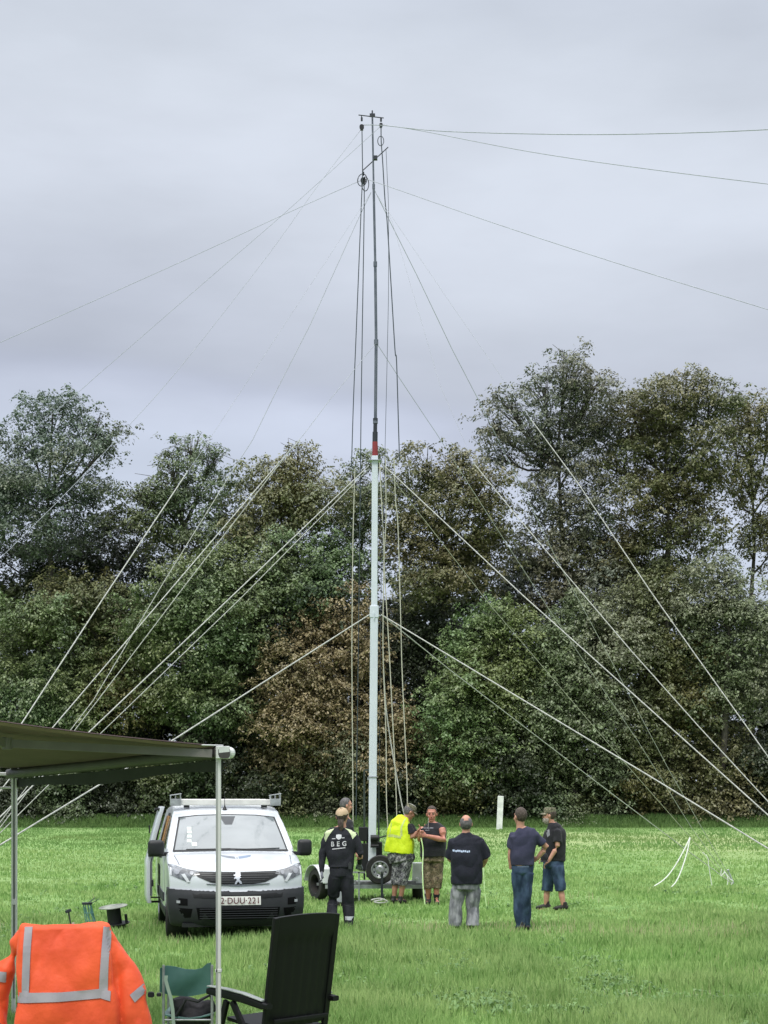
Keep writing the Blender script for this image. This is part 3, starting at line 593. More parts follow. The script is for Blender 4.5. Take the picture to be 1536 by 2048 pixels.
guy2('steepest right guy, pale across the tallest grey-green tree', [(749, 382), (900, 605)], [(1062, 839), (1153, 962), (1302, 1184), (1384, 1300), (1474, 1426), (1536, 1513)], 19, .009, .003)
hl = 'lines hanging down along the mast'
hang = lambda lab, px, r, m, D0=None, D1=28.2: rope('halyard', lab, 'rope', px, D1, r, m, D0=D0 or DM - .1, group=hl, ground=False, sm_=True, seg=6)
hang('dark cable hanging left of the mast from the left top pulley', [(724, 262), (724.5, 300), (725, 350), (723, 400), (713, 650), (707, 800), (703, 934)], .0085, ROPD)
hang('dark cable hanging closest to the mast on its left, below the coil', [(727, 366), (728.5, 400), (725, 634), (722.5, 800), (721, 923), (719, 1100), (716, 1350), (712, 1640)], .0085, ROPD)
hang('cream rope hanging left of the mast down to the man behind the peaked cap', [(710, 936), (706, 1078), (704, 1260), (704, 1356), (706, 1600), (706, 1662)], .009, ROPC)
hang('dark cable hanging right of the mast from the right top pulley', [(762, 252), (762.5, 285), (765, 318), (770, 400), (774, 440), (781, 551), (790, 700), (793, 720), (797, 851), (799, 920)], .0095, ROPD)
hang('outermost cream rope right of the mast, ending at the camouflage cap', [(788, 916), (791, 1000), (796, 1056), (802, 1260), (804, 1337), (810, 1473), (814, 1560), (815, 1640)], .009, ROPC)
hang('cream rope second from the right beside the mast, ending behind the yellow vest', [(759, 925), (767, 1078), (769, 1142), (777, 1278), (785, 1434), (792, 1580), (794, 1660)], .009, ROPC)
hang('cream rope hanging nearest to the mast on its right', [(771, 917), (772, 1035), (768, 1121), (766, 1260), (767, 1337), (772, 1473), (773, 1600), (778, 1690)], .009, ROPC)
hang('white rope slanting to the hands of the man in the yellow vest', [(767, 1337), (772, 1415), (783, 1493), (802, 1600), (809, 1630)], .011, ROPW)
hang('thin dark line hanging from the high end of the slanted bar', [(772, 298), (774, 343), (777, 420), (777, 560), (776, 640), (770, 900), (762, 1200), (759, 1540)], .0045, ROPD)
# loose rope ends on the right
ROPB = mat('bright_rope', (.74, .76, .70), .8)
def loose(lab, px, D, r=.016, m=ROPB, dd=0.):
    return rope('loose_rope', lab, 'rope', px, D, r, m, D0=D + dd, group='loose rope ends at the right hand peg', ground=False, sm_=True)
loose('white loose rope curving down and left from the tied guy, the longer of the pair', [(1380, 1675), (1368, 1700), (1348, 1735), (1327, 1760), (1298, 1778)], 32.2, .013, dd=.6)
loose('white loose rope curving down from the tied guy, the steeper of the pair', [(1380, 1675), (1374, 1705), (1364, 1737), (1353, 1762), (1340, 1777)], 32.3, .013, dd=.5)
loose('thin pale rope tail hanging by the peg', [(1405, 1705), (1415, 1715), (1418, 1735), (1424, 1775)], 32.8, .008)
loose('short white rope loop tied above the peg', [(1443, 1738), (1442, 1752), (1450, 1745), (1456, 1760), (1452, 1778)], 33.2, .010)
loose('white rope knot lying at the peg', [(1448, 1742), (1460, 1758), (1466, 1762), (1462, 1772), (1470, 1778)], 33.3, .012)
b = MB((0, 0, 0)); p = W(1467, 1770, 33.6); b.tube([Vector((p.x - .12, p.y, .32)), Vector((p.x + .06, p.y, -.1))], .014, 8); b.ell((p.x - .12, p.y, .32), (.03, .03, .02)); tag(b.build('ground_peg', STEEL, None, smooth=True), 'steel peg leaning in the grass where the right guy ropes meet', 'peg')

# ---- trailer
TR = thing('mast_trailer', 'low flat galvanised trailer carrying the mast, white mudguards and a spare wheel on it', 'trailer', (GX(740, 28.3), 28.3, 0)); O = TR.location
def wheel(b_name, parent, c, ax, r, wd, org, rimmat=SILV, spokes=5):
    ax = Vector(ax).normalized(); b = MB(org)
    b.lathe(c, ax, [(-wd * .5, r * .62), (-wd * .5, r * .93), (-wd * .36, r), (wd * .36, r), (wd * .5, r * .93), (wd * .5, r * .62), (wd * .3, r * .58), (-wd * .3, r * .58), (-wd * .5, r * .62)], 36)
    t = b.build(b_name, RUB, parent, smooth=True)
    b = MB(org); b.lathe(c, ax, [(-wd * .48, r * .62), (-wd * .50, r * .56), (-wd * .36, r * .50), (-wd * .28, r * .34), (-wd * .40, r * .26), (-wd * .42, r * .12), (-wd * .38, 0)], 30)
    f = frame_of(ax)
    for k in range(8):
        a = k * math.pi / 4; d = f[0] * math.cos(a) + f[1] * math.sin(a); b.box(c + d * r * .42 - ax * wd * .34, (r * .10, r * .16, wd * .10), axes=[f[0] * -math.sin(a) + f[1] * math.cos(a), d, ax])
    b.build('rim', rimmat, t, smooth=True)
    b = MB(org)
    for k in range(8 if b_name == 'spare_wheel' else 0):
        b = MB(org); a = (k + .5) * math.pi / 4; d = f[0] * math.cos(a) + f[1] * math.sin(a); q = c + d * r * .43 - ax * wd * .36; b.lathe(q, -ax, [(0, r * .062), (.004, r * .055), (.004, 0)], 10); b.build('rim_hole', BLK, t)
    return t
b = MB(O); z0 = .29
for yy in (28.1, 29.3): b.box((GX(752, 28.2), yy, z0), (1.84, .06, .07))
for xx in (-1.02, -.55, -.1, .35, .72): b.box((xx, 28.7, z0), (.05, 1.14, .06))
b.box((-1.12, 28.7, .30), (.25, .05, .05))
b.build('frame', STEEL, TR)
b = MB(O); b.box((GX(752, 28.2), 28.7, .336), (1.75, 1.1, .012)); b.box((GX(735, 28.2), 28.25, .36), (.5, .25, .04)); b.box((GX(700, 28.2), 28.16, .37), (.22, .1, .07)); b.box((GX(815, 28.2), 28.2, .36), (.3, .12, .05)); b.build('deck', mat('worn_deck', (.24, .25, .25), .7, col2=(.13, .13, .13), nscale=12), TR)
wheel('wheel', TR, Vector((GX(638, 28.6), 28.6, .31)), (-1, -.55, 0), .29, .18, O)
b = MB(O); c = Vector((GX(638, 28.6), 28.6, .31)); axw = Vector((-1, -.55, 0)).normalized(); f1 = axw.cross(Vector((0, 0, 1))); g = []
for i in range(15):
    a = R(8 + 164 * i / 14); d = f1 * math.cos(a) + Vector((0, 0, 1)) * math.sin(a); g.append([c + d * .345 + axw * q for q in (-.14, .14)])
b.sheet(g, .012, (0, 0, 1)); b.build('mudguard', mat('white_plastic', (.62, .64, .65), .4), TR, smooth=False)
wheel('wheel', TR, Vector((GX(836, 28.9), 28.9, .29)), (1, -.1, 0), .29, .18, O)
b = MB(O); b.box((GX(654, 28.3), 28.3, .48), (.14, .4, .28)); b.build('mudguard', MATS['white_plastic'], TR, bevel=.02)
wheel('spare_wheel', TR, Vector((GX(761, 28), 28, HC + (HZ - 1739) * 28. / F)), (.12, 1, 0), .262, .17, O)
b = MB(O); b.box((GX(836, 28.2), 28.25, .53), (.20, .2, .38)); b.lathe((GX(834, 28.2), 28.145, .42), (0, -1, 0), [(0, .035), (.015, .035), (.015, 0)]); b.build('battery_box', MATS['white_plastic'], TR, bevel=.015)
b = MB(O); b.box((GX(764, 27.85), 27.85, .28), (.045, .045, .52)); b.box((GX(764, 27.85), 27.85, .02), (.16, .16, .02)); b.cyl((GX(764, 27.85), 27.82, .53), (GX(764, 27.85), 27.74, .58), .012); b.build('jack_leg', DARKM, TR)
b = MB(O); b.box((GX(718, 28.05), 28.05, .28), (.03, .03, .56)); b.box((GX(718, 28.05), 28.05, .55), (.22, .03, .03)); b.build('jack_leg', STEEL, TR); b = MB(O); b.box((GX(850, 28.05), 28.05, .22), (.05, .05, .34)); b.build('lamp_bracket', STEEL, TR)
b = MB(O); b.box((GX(851, 28), 28.02, .30), (.05, .06, .10)); b.build('tail_lamp', REDP, TR)
b = MB(O); b.box((GX(851, 28), 28.015, .20), (.054, .06, .07)); b.build('side_lamp', mat('lamp_white', (.75, .75, .7), .3), TR)
# webbing and rope ends lying about the trailer
rope('lime_strap', 'long yellow-green strap hanging from the hands of the sleeveless man into the grass', 'strap', [(842, 1676), (846, 1700), (845, 1740), (847, 1785), (851, 1815)], 26.9, .010, ROPG, D0=27.2, ground=False, sm_=True)
rope('lime_strap', 'short yellow-green strap hanging beside the man in grey trousers', 'strap', [(966, 1732), (968, 1760), (970, 1790), (973, 1812)], 26, .011, ROPG, D0=26, ground=False, sm_=True)
rope('ground_rope', 'pale rope lying in loops in the grass by the trailer', 'rope', [(742, 1800), (760, 1797), (775, 1803), (760, 1806), (748, 1803), (770, 1799)], 27.0, .012, ROPW, D0=26.8, ground=False, sm_=True)

# ---- marker post far off
b = MB((0, 0, 0)); d = 87.; b.bar(Vector((GX(998.5, d), d, 0)), Vector((GX(1001.5, d), d, HC + (HZ - 1592) * d / F)), .10, .33, Vector((1, 0, 0))); o = b.build('marker_post', mat('weathered_white', (.80, .80, .78), .7, col2=(.62, .63, .61), nscale=4), None, bevel=.02); tag(o, 'white weathered marker post leaning slightly at the foot of the bank', 'post')
# ================================================================== van
VAN = thing('panel_van', 'white compact panel van with roof bars, black bumper and its side door slid open', 'van', (GX(477, 20.35), 20.35, 0), R(10.4))
WHT = mat('van_paint', (.55, .58, .605), .30, col2=(.51, .54, .565), nscale=1.5, spec=.5, coat=.5)
PLAS = mat('bumper_plastic', (.024, .026, .029), .6, col2=(.030, .032, .035), bump=.1, bscale=200, spec=.2)
GLS = mat('windscreen_glass', (.15, .175, .18), .10, col2=(.12, .14, .145), nscale=1.6, stretch=(1, 1, 2.2), spec=.9, coat=.8)
GLD = mat('dark_glass', (.02, .024, .028), .05, spec=.8, coat=.4)
# side outline (y back, z up)
def arc(pts, n=5):
    return [(p[0], p[1]) for p in smooth_pts(pts, n)]
prof = arc([(.10, .24), (.03, .30), (-.02, .45), (.0, .62), (.045, .70), (.06, .82), (.11, .93), (.20, 1.0), (.42, 1.07), (.72, 1.125), (1.02, 1.165)], 3) + \
       arc([(1.03, 1.17), (1.35, 1.37), (1.70, 1.58), (1.90, 1.69), (2.08, 1.755), (2.35, 1.795), (3.0, 1.82), (3.8, 1.80), (4.2, 1.77), (4.33, 1.70), (4.38, 1.2), (4.40, .6), (4.36, .26)], 4)
def halfw(y, z):
    w_ = .925 if z < 1.0 else .925 - .03 * min((z - 1.0) / .2, 1)
    if z > 1.15: w_ = .895 - .165 * ((z - 1.15) / .65) ** 1.15
    if z < .45: w_ -= .04 * (.45 - z) / .2
    if y < 1.0: w_ -= .045 * (1 - y) ** 2 * (1 if z < 1.3 else 1)
    return w_
def vpt(u, y, z):
    w_ = halfw(y, z); a = abs(u); back = (.30 * a ** 3.2) * max(0, 1 - y / 1.6) if y < 1.6 else 0
    dz = -.035 * a ** 2.5 if z > 1.0 and y > .3 else -.02 * a ** 3 if z > .9 else 0
    if 1.0 < y < 2.0: back += .10 * a ** 2.5
    return (u * w_, y + back, z + dz)
n = len(prof); U = 32; vv = []; ff = []
for (y, z) in prof:
    for j in range(U + 1): vv.append(vpt(-1 + 2 * j / U, y, z))
for i in range(n - 1):
    for j in range(U): a = i * (U + 1) + j; ff.append((a, a + 1, a + U + 2, a + U + 1))
for j in range(U): ff.append((j, (n - 1) * (U + 1) + j, (n - 1) * (U + 1) + j + 1, j + 1))
# side walls as vertical strips between the outline and the sill, so the tumblehome is real
for s_, j in ((-1, 0), (1, U)):
    zz = [.24, .35, .5, .75, 1.0, 1.15, 1.3, 1.5, 1.65, 1.8]
    loop = [i * (U + 1) + j for i in range(n)]
    ff.append(tuple(loop if s_ < 0 else loop[::-1]))
me = bpy.data.meshes.new('b'); me.from_pydata(vv, [], ff); me.update()
b_ = bmesh.new(); b_.from_mesh(me)
for z in (.35, .5, .75, 1.0, 1.15, 1.25, 1.35, 1.5, 1.65):
    bmesh.ops.bisect_plane(b_, geom=b_.verts[:] + b_.edges[:] + b_.faces[:], plane_co=(0, 0, z), plane_no=(0, 0, 1))
for y in (.6, 1., 1.5, 2., 2.5, 3., 3.5, 4.):
    bmesh.ops.bisect_plane(b_, geom=b_.verts[:] + b_.edges[:] + b_.faces[:], plane_co=(0, y, 0), plane_no=(0, 1, 0))
for v in b_.verts:      # flat side panels take the barrel shape
    if abs(v.co.x) > .6 and v.co.y > 1.3:
        w_ = halfw(v.co.y, v.co.z)
        if abs(v.co.x) > w_ * .97 or v.co.z < 1.6: v.co.x = math.copysign(w_, v.co.x) if abs(v.co.x) > w_ * .9 else v.co.x
bmesh.ops.recalc_face_normals(b_, faces=b_.faces); b_.to_mesh(me); b_.free()
cut = bpy.data.objects.new('cut', MB().cyl((-1.2, .88, .30), (-.62, .88, .30), .37, seg=32).cyl((.62, .88, .30), (1.2, .88, .30), .37, seg=32).cyl((-1.2, 3.62, .30), (-.62, 3.62, .30), .37, seg=32).cyl((.62, 3.62, .30), (1.2, 3.62, .30), .37, seg=32).mesh()); COL.objects.link(cut)
body = modded(me, [('BOOLEAN', dict(operation='DIFFERENCE', object=cut, solver='FAST')), ('REMESH', dict(mode='VOXEL', voxel_size=.016)), ('SMOOTH', dict(factor=.5, iterations=7))])
bpy.data.objects.remove(cut)
link('body', body, WHT, VAN); BV = bvh_of(body)
fr = lambda x, z: Vector((x, -1.0, z)); fd = (0, 1, 0)
def vd(name, m, poly, off=-.001, thick=.006, cuts=5, parent=None, fn=fr, d=fd, smooth=False, mesh=None):
    me = mesh or drape(poly, fn, d, BV, off, thick, cuts)
    return link(name, me, m, parent or VAN, smooth)
# px helper on the van front: pixel -> local x,z at local depth y
def VP(px, py, y=.1):
    s_ = F / (20.35 + y * .98); return ((px - 477) / s_ + (.18 * y), HC + (HZ - py) / s_)
def vpoly(pts, y=.1): return [VP(a, b, y) for a, b in pts]
# bumper
def skin_part(name, m, test, off, ztop=None):       # a shell over part of the body, following it exactly
    bb = bmesh.new(); bb.from_mesh(body); bmesh.ops.delete(bb, geom=[f for f in bb.faces if not test(f.calc_center_median())], context='FACES')
    if ztop:    # trim the upper edge to a clean line
        for e_ in [e_ for e_ in bb.edges if e_.is_boundary]:
            for v in e_.verts:
                if abs(v.co.z - ztop(v.co)) < .03: v.co.z = ztop(v.co)
    bb.normal_update(); nn = [(v, v.co + v.normal * off) for v in bb.verts]
    for v, c in nn: v.co = c
    me = bpy.data.meshes.new(name); bb.to_mesh(me); bb.free(); me = modded(me, [('SOLIDIFY', dict(thickness=off * .9, offset=-1))]); return link(name, me, m, VAN)
bz = lambda c: .668 + .035 * (min(abs(c.x), .9) / .8) ** 2 + .02 * max(0, c.y - .2)
skin_part('bumper', PLAS, lambda c: c.y < .60 and c.z < bz(c) and c.z > .20, .028, bz)
skin_part('sill_cladding', PLAS, lambda c: 1.2 < c.y < 3.3 and c.z < .40 and abs(c.x) > .6, .010)
link('bumper_line', drape([(-.60, .665), (0, .635), (.60, .665), (.58, .60), (0, .585), (-.58, .60)], fr, fd, BV, .031, .004, 4), mat('bumper_gloss', (.008, .009, .010), .6, spec=.2), VAN, False)
INT = mat('intake_black', (.003, .003, .0035), .7, spec=.1)
vd('lower_grille', INT, [(-.55, .475), (.55, .475), (.52, .315), (-.52, .315)], .033, .004, 4)
b = MB()
for z in (.34, .37, .40, .43, .46): b.box((0, -.062, z), (1.02, .02, .009))
b.build('grille_slats', PLAS, VAN)
for s_ in (-1, 1):
    vd('side_intake', INT, [(s_ * .84, .47), (s_ * .60, .46), (s_ * .62, .345), (s_ * .76, .325), (s_ * .84, .40)], .033, .004, 3)
    vd('fog_lamp_recess', INT, [(s_ * .86, .60), (s_ * .66, .59), (s_ * .66, .50), (s_ * .86, .50)], .033, .004, 3)
    c = drape([(s_ * .80, .565), (s_ * .755, .563), (s_ * .755, .53), (s_ * .80, .53)], fr, fd, BV, .038, .012, 2); link('fog_lamp', c, mat('lamp_clear', (.35, .37, .38), .15, spec=.8), VAN, False)
# grille
vd('grille', BLK, [(-.60, .945), (-.3, .94), (0, .935), (.3, .94), (.60, .945), (.52, .87), (.36, .80), (.2, .775), (0, .77), (-.2, .775), (-.36, .80), (-.52, .87)], .0, .006, 5)
for z in (.80, .83, .86, .89, .92):
    hw = .30 + (z - .80) * 1.9 if z < .9 else .55
    vd('grille_slat', mat('grille_grey', (.05, .052, .055), .35), [(-hw, z + .005), (hw, z + .005), (hw, z - .005), (-hw, z - .005)], .007, .008, 4)
vd('grille_bar', mat('chrome_dark', (.20, .21, .22), .25, metal=.8), [(-.42, .786), (0, .762), (.42, .786), (.40, .774), (0, .750), (-.40, .774)], .004, .008, 3)
# rearing animal emblem
EM = [(-.030, .095), (.020, .100), (.045, .080), (.030, .062), (.052, .050), (.030, .030), (.055, .010), (.028, .008), (.020, -.020), (.050, -.045), (.062, -.080), (.030, -.080), (.005, -.045), (-.020, -.060), (-.030, -.085), (-.060, -.085), (-.045, -.050), (-.020, -.020), (-.040, .0), (-.070, -.010), (-.065, .012), (-.035, .030), (-.075, .040), (-.070, .058), (-.035, .060), (-.045, .080)]
vd('emblem', mat('chrome', (.62, .64, .66), .22, metal=.7), [(x * .80, z * .88 + .852) for x, z in EM], .016, .012, 1)
# headlamps
CLR = mat('headlamp_lens', (.20, .215, .23), .15, col2=(.05, .055, .06), nscale=14, spec=.9, coat=.8, contrast=(.3, .6)); LED = mat('headlamp_white', (.60, .62, .64), .15, spec=.8)
for s_ in (-1, 1):
    L1 = [(s_ * x, z) for x, z in ((.895, 1.03), (.80, 1.015), (.66, .975), (.52, .95), (.50, .905), (.60, .885), (.64, .80), (.72, .83), (.80, .86), (.89, .90))]
    h = vd('headlight', CLR, L1, -.002, .012, 4)
    link('light_strip', drape([(s_ * .735, .905), (s_ * .66, .80), (s_ * .625, .805), (s_ * .69, .915)], fr, fd, BV, .012, .005, 2), LED, h, False)
    link('light_strip', drape([(s_ * .875, .99), (s_ * .855, .99), (s_ * .855, .885), (s_ * .875, .895)], fr, fd, BV, .012, .005, 2), LED, h, False)
    for (cx, cz, r_) in ((.79, .94, .038), (.60, .925, .027)):
        link('reflector', drape([(s_ * cx + r_ * math.cos(a * .785), cz + r_ * math.sin(a * .785)) for a in range(8)], fr, fd, BV, .012, .006, 1), mat('reflector_grey', (.30, .31, .33), .3, metal=.4), h, False)
# bonnet seams and wing-like badge
SEAM = mat('panel_gap', (.05, .05, .055), .7)
top = lambda x, y: Vector((x, y, 3.0)); td = (0, 0, -1)
for s_ in (-1, 1):
    vd('bonnet_gap', SEAM, [(s_ * .735, .30), (s_ * .742, .30), (s_ * .80, .98), (s_ * .79, .98)], -.0005, .0015, 4, fn=top, d=td)
BB = mat('badge_blue', (.20, .26, .36), .5); GG = mat('badge_grey', (.20, .22, .25), .5)
for s_, m_ in ((-1, GG), (1, BB)):
    vd('bonnet_logo', m_, [(s_ * .025 + .03, .66), (s_ * .21 + .03, .78), (s_ * .19 + .03, .66), (s_ * .11 + .03, .57), (s_ * .025 + .03, .52)], .0, .002, 3, fn=top, d=td)
vd('bonnet_logo', GG, [(.02, .60), (.04, .60), (.035, .53), (.025, .53)], .0, .002, 2, fn=top, d=td)
# windscreen with black border
WS = [(-.775, 1.185), (-.40, 1.205), (0, 1.21), (.40, 1.205), (.775, 1.185), (.665, 1.625), (.40, 1.655), (0, 1.665), (-.40, 1.655), (-.665, 1.625)]
vd('windscreen_surround', BLK, [(x * 1.035, (z - 1.42) * 1.06 + 1.42) for x, z in WS], -.001, .004, 6)
vd('windscreen', GLS, WS, .004, .005, 6, smooth=False)
vd('cowl', BLK, [(-.80, 1.190), (0, 1.215), (.80, 1.190), (.80, 1.170), (0, 1.190), (-.80, 1.170)], .012, .006, 5)
for x0, x1 in ((-.62, -.02), (.05, .68)): vd('wiper', BLK, [(x0, 1.207), (x1, 1.217), (x1, 1.210), (x0, 1.198)], .016, .01, 5)
vd('mirror_housing', mat('sensor_grey', (.06, .065, .07), .5), [(-.11, 1.648), (.11, 1.648), (.07, 1.57), (.05, 1.535), (-.05, 1.535), (-.07, 1.57)], .010, .004, 3)
STK = mat('sticker', (.60, .64, .60), .6, col2=(.5, .58, .52), nscale=30)
for (px, py) in ((363, 1657), (363, 1664), (362, 1672), (361, 1681)): x, z = VP(px, py, 1.35); vd('sticker', STK, [(x - .03, z - .02), (x + .03, z - .02), (x + .03, z + .02), (x - .03, z + .02)], .010, .002, 1)
x, z = VP(373.5, 1688, 1.2); vd('sticker', STK, [(x - .035, z - .025), (x + .035, z - .025), (x + .035, z + .025), (x - .035, z + .025)], .010, .002, 1)
# number plate
NP = vd('number_plate', mat('plate_white', (.70, .70, .66), .4), [(-.27, .622), (.29, .622), (.29, .508), (-.27, .508)], .036, .006, 3)
tm = text_mesh('2\u00b7DUU\u00b7221', .125, 1.04, bold=.0012); co = [v.co for v in tm.vertices]; x0 = min(c.x for c in co); x1 = max(c.x for c in co); k = .50 / (x1 - x0)
for v in tm.vertices: v.co = Vector(((v.co.x - (x0 + x1) / 2) * k + .01, 0, v.co.y * .93 + .563)); v.co.y = (BV.ray_cast(Vector((v.co.x, -1, .56)), Vector(fd))[0] or Vector((0, 0, 0))).y - .060
link('plate_text', tm, mat('plate_text', (.10, .012, .02), .5), NP, False)
# side glass and doors (left in the photo = -x)
for s_ in (-1, 1):
    fs = lambda y, z, q=s_: Vector((q * 1.8, y, z)); ds = (-s_, 0, 0)
    vd('side_window', GLD, [(1.42, 1.20), (2.35, 1.20), (2.30, 1.66), (1.95, 1.64), (1.62, 1.40)], -.001, .004, 4, fn=fs, d=ds)
    vd('front_door_gap', SEAM, [(2.42, .34), (2.43, .34), (2.41, 1.74), (2.40, 1.74)], -.0005, .002, 4, fn=fs, d=ds)
    vd('front_door_gap', SEAM, [(1.28, .42), (1.29, .42), (1.30, 1.2), (1.29, 1.2)], -.0005, .002, 4, fn=fs, d=ds)
    vd('door_handle', BLK, [(2.12, 1.05), (2.32, 1.05), (2.32, 1.09), (2.12, 1.09)], .0, .03, 1, fn=fs, d=ds)
    vd('side_rub_strip', PLAS, [(1.35, .48), (3.15, .48), (3.15, .60), (1.35, .60)], -.001, .018, 3, fn=fs, d=ds)
fs = lambda y, z: Vector((-1.8, y, z)); ds = (1, 0, 0)
vd('doorway', BLK, [(2.5, .40), (3.25, .40), (3.25, 1.68), (2.5, 1.68)], -.001, .003, 4, fn=fs, d=ds)
WOOD = mat('plywood_lining', (.50, .30, .14), .6, col2=(.38, .21, .09), nscale=5, stretch=(1, 1, 8))
vd('interior_lining', WOOD, [(2.55, 1.15), (3.15, 1.15), (3.15, 1.64), (2.55, 1.64)], .003, .02, 3, fn=fs, d=ds)
# open sliding door stands off the flank
g = []
for i in range(15):
    z = .36 + i / 14 * 1.42; w_ = -(halfw(3, min(z, 1.8)) + .115 + (.02 if z < 1 else 0)); g.append([(w_ - .03 * math.sin(t * 3.14) * .6, 2.62 + .98 * t, z) for t in (0, .25, .5, .75, 1)])
b = MB(); b.sheet(g, .055, (-1, 0, 0)); SD = b.build('sliding_door', WHT, VAN, smooth=True, bevel=.008)
b = MB(); b.sheet([[(p[0] + .012, p[1] + .05, p[2]) for p in r[:4]] for r in g[1:8]], .018, (1, 0, 0)); b.build('door_card', mat('door_card', (.42, .43, .46), .6), SD)
b = MB(); b.box((-1.06, 2.60, 1.07), (.07, .05, .05)); b.box((-1.03, 2.60, .66), (.03, .04, .10)); b.box((-1.075, 2.60, 1.45), (.02, .03, .12)); b.build('door_latch', BLK, SD, bevel=.008)
b = MB(); b.sheet([[(p[0] - .006, p[1], p[2]) for p in r[1:4]] for r in g[9:13]], .05, (1, 0, 0)); b.build('door_window', GLD, SD)
b = MB(); b.box((-1.0, 2.85, .37), (.22, .05, .03)); b.box((-1.0, 2.75, .44), (.20, .03, .02)); b.box((-.93, 2.9, 1.74), (.12, .4, .03)); b.build('door_roller_arm', BLK, VAN)
# mirrors
for s_ in (-1, 1):
    t_ = 1.0 if s_ > 0 else 1.12
    b = MB(); b.box((s_ * 1.03, 1.20, 1.215), (.20 * t_, .15, .23)); mm_ = b.mesh(); mm_ = modded(mm_, [('SUBSURF', dict(levels=1)), ('BEVEL', dict(width=.01))]) if 0 else modded(mm_, [('BEVEL', dict(width=.055, segments=4))])
    M_ = link('wing_mirror', mm_, BLK, VAN)
    b = MB(); b.box((s_ * 1.03, 1.277, 1.215), (.16, .006, .18)); b.build('mirror_glass', GLD, M_)
    b = MB(); b.bar((s_ * .82, 1.30, 1.14), (s_ * .98, 1.22, 1.13), .07, .05); b.build('mirror_arm', BLK, M_)
# wheels
for s_ in (-1, 1):
    for y in (.88, 3.62):
        wheel('wheel', VAN, Vector((s_ * .80, y, .315)), (-s_, .0, 0) if y > 1 else (-s_, -.05, 0), .32, .205, Vector((0, 0, 0)))
        b = MB(); b.lathe((s_ * .63, y, .30), (s_, 0, 0), [(0, .0), (0, .365), (.27, .365)], 28); b.build('wheel_arch', BLK, VAN)
b = MB(); b.box((0, 2.2, .24), (1.5, 3.6, .10)); b.box((0, .35, .24), (1.45, .5, .05)); b.build('underbody', BLK, VAN)
# roof bars
RKW = mat('rack_white', (.72, .71, .68), .45)
for y in (2.15, 3.2, 4.05):
    b = MB(); b.box((0, y, 1.845), (1.40, .11, .085)); b.build('roof_bar', RKW, VAN, bevel=.010)
    b = MB()
    for s_ in (-1, 1): b.box((s_ * .56, y, 1.80), (.08, .08, .07))
    b.build('bar_foot', BLK, VAN)
for s_ in (-1, 1):
    b = MB(); x = s_ * .72
    b.box((x, 2.12, 1.845), (.15, .15, .10)); b.box((x + .07, 2.12, 1.92), (.014, .13, .08)); b.box((x - .07, 2.12, 1.91), (.014, .13, .06)); b.box((x, 2.12, 1.915), (.012, .12, .07))
    b.bar((x - .085, 2.12, 1.943), (x + .085, 2.12, 1.968), .13, .014)
    b.build('rack_end_stop', STEEL, VAN, bevel=.004)
b = MB(); b.lathe((-.02, 2.02, 1.735), (0, .12, 1), [(0, .035), (.03, .022), (.06, .008), (.09, .005), (.25, .003), (.25, 0)], 12); b.build('aerial', BLK, VAN, smooth=True)
# ================================================================== awning in the foreground
AWM = mat('awning_cloth', (.155, .100, .115), .8, col2=(.125, .082, .093), nscale=2, bump=.15, bscale=300, trans=.04)
AWG = mat('awning_edge', (.20, .15, .115), .8)
POL = mat('pole_silver', (.66, .65, .64), .4, metal=.2, col2=(.58, .575, .57), nscale=5)
PWH = mat('fitting_white', (.60, .61, .60), .4)
PR = Vector((GX(437, 10.5), 10.5, 0)); PL = Vector((GX(27, 13.5), 13.5, 0)); zR, zL = 2.235, 2.135
AW = thing('awning', 'grey camper awning with a front rail on two slim silver legs, at the left', 'awning', PR); O = PR
rail = (PL + Vector((0, 0, zL))) - (PR + Vector((0, 0, zR))); rd = rail.normalized(); inn = Vector((-.817, -.577, 0)); 
A0 = PR + Vector((0, 0, zR + .045)); A1 = PL + Vector((0, 0, zL + .045)); g = []
for i in range(13):
    p = A0.lerp(A1, i / 12); r = []
    for j in range(15):
        t = j / 14; r.append(p + inn * (2.5 * t) + Vector((0, 0, .25 * t - .03 * math.sin(math.pi * t) - .012 * math.sin(math.pi * i / 12))))
    g.append(r)
b = MB(O); b.sheet(g, .006, (0, 0, 1)); b.build('canopy', AWM, AW, smooth=True)
b = MB(O); b.sheet([[p + Vector((0, 0, -.004)), p + Vector((0, 0, -.02)) + rd * .02] for p in g[0]], .008, rd); b.build('canopy_hem', AWG, AW)
b = MB(O); q0 = PR + Vector((0, 0, zR)) - rd * .08; q1 = PL + Vector((0, 0, zL)) + rd * .08
b.loft([q0, q1], [(.042, .045), (.042, .045)], seg=14, power=3.5); b.build('front_rail', mat('rail_grey', (.05, .046, .044), .5, col2=(.04, .037, .035)), AW, smooth=True)
b = MB(O); b.sheet([[PR.lerp(PL, i / 8) + Vector((0, 0, zR + (zL - zR) * i / 8 - .045)) - inn * .035, PR.lerp(PL, i / 8) + Vector((0, 0, zR + (zL - zR) * i / 8 - .13 + .02 * math.sin(i * 1.1))) - inn * .035] for i in range(9)], .004, inn); b.build('valance', mat('valance_cloth', (.035, .037, .038), .8), AW)
c = PR + Vector((0, 0, zR))
b = MB(O); b.box(c - rd * .06, (.04, .09, .085), axes=[rd, inn, Vector((0, 0, 1))]); b.box(c + Vector((0, 0, .050)) + inn * .05, (.04, .16, .010), axes=[rd, inn, Vector((0, 0, 1))]); b.ell(c - inn * .07 - rd * .03, (.038, .038, .040), seg=12, rings=8); b.build('rail_end_cap', PWH, AW, bevel=.008)
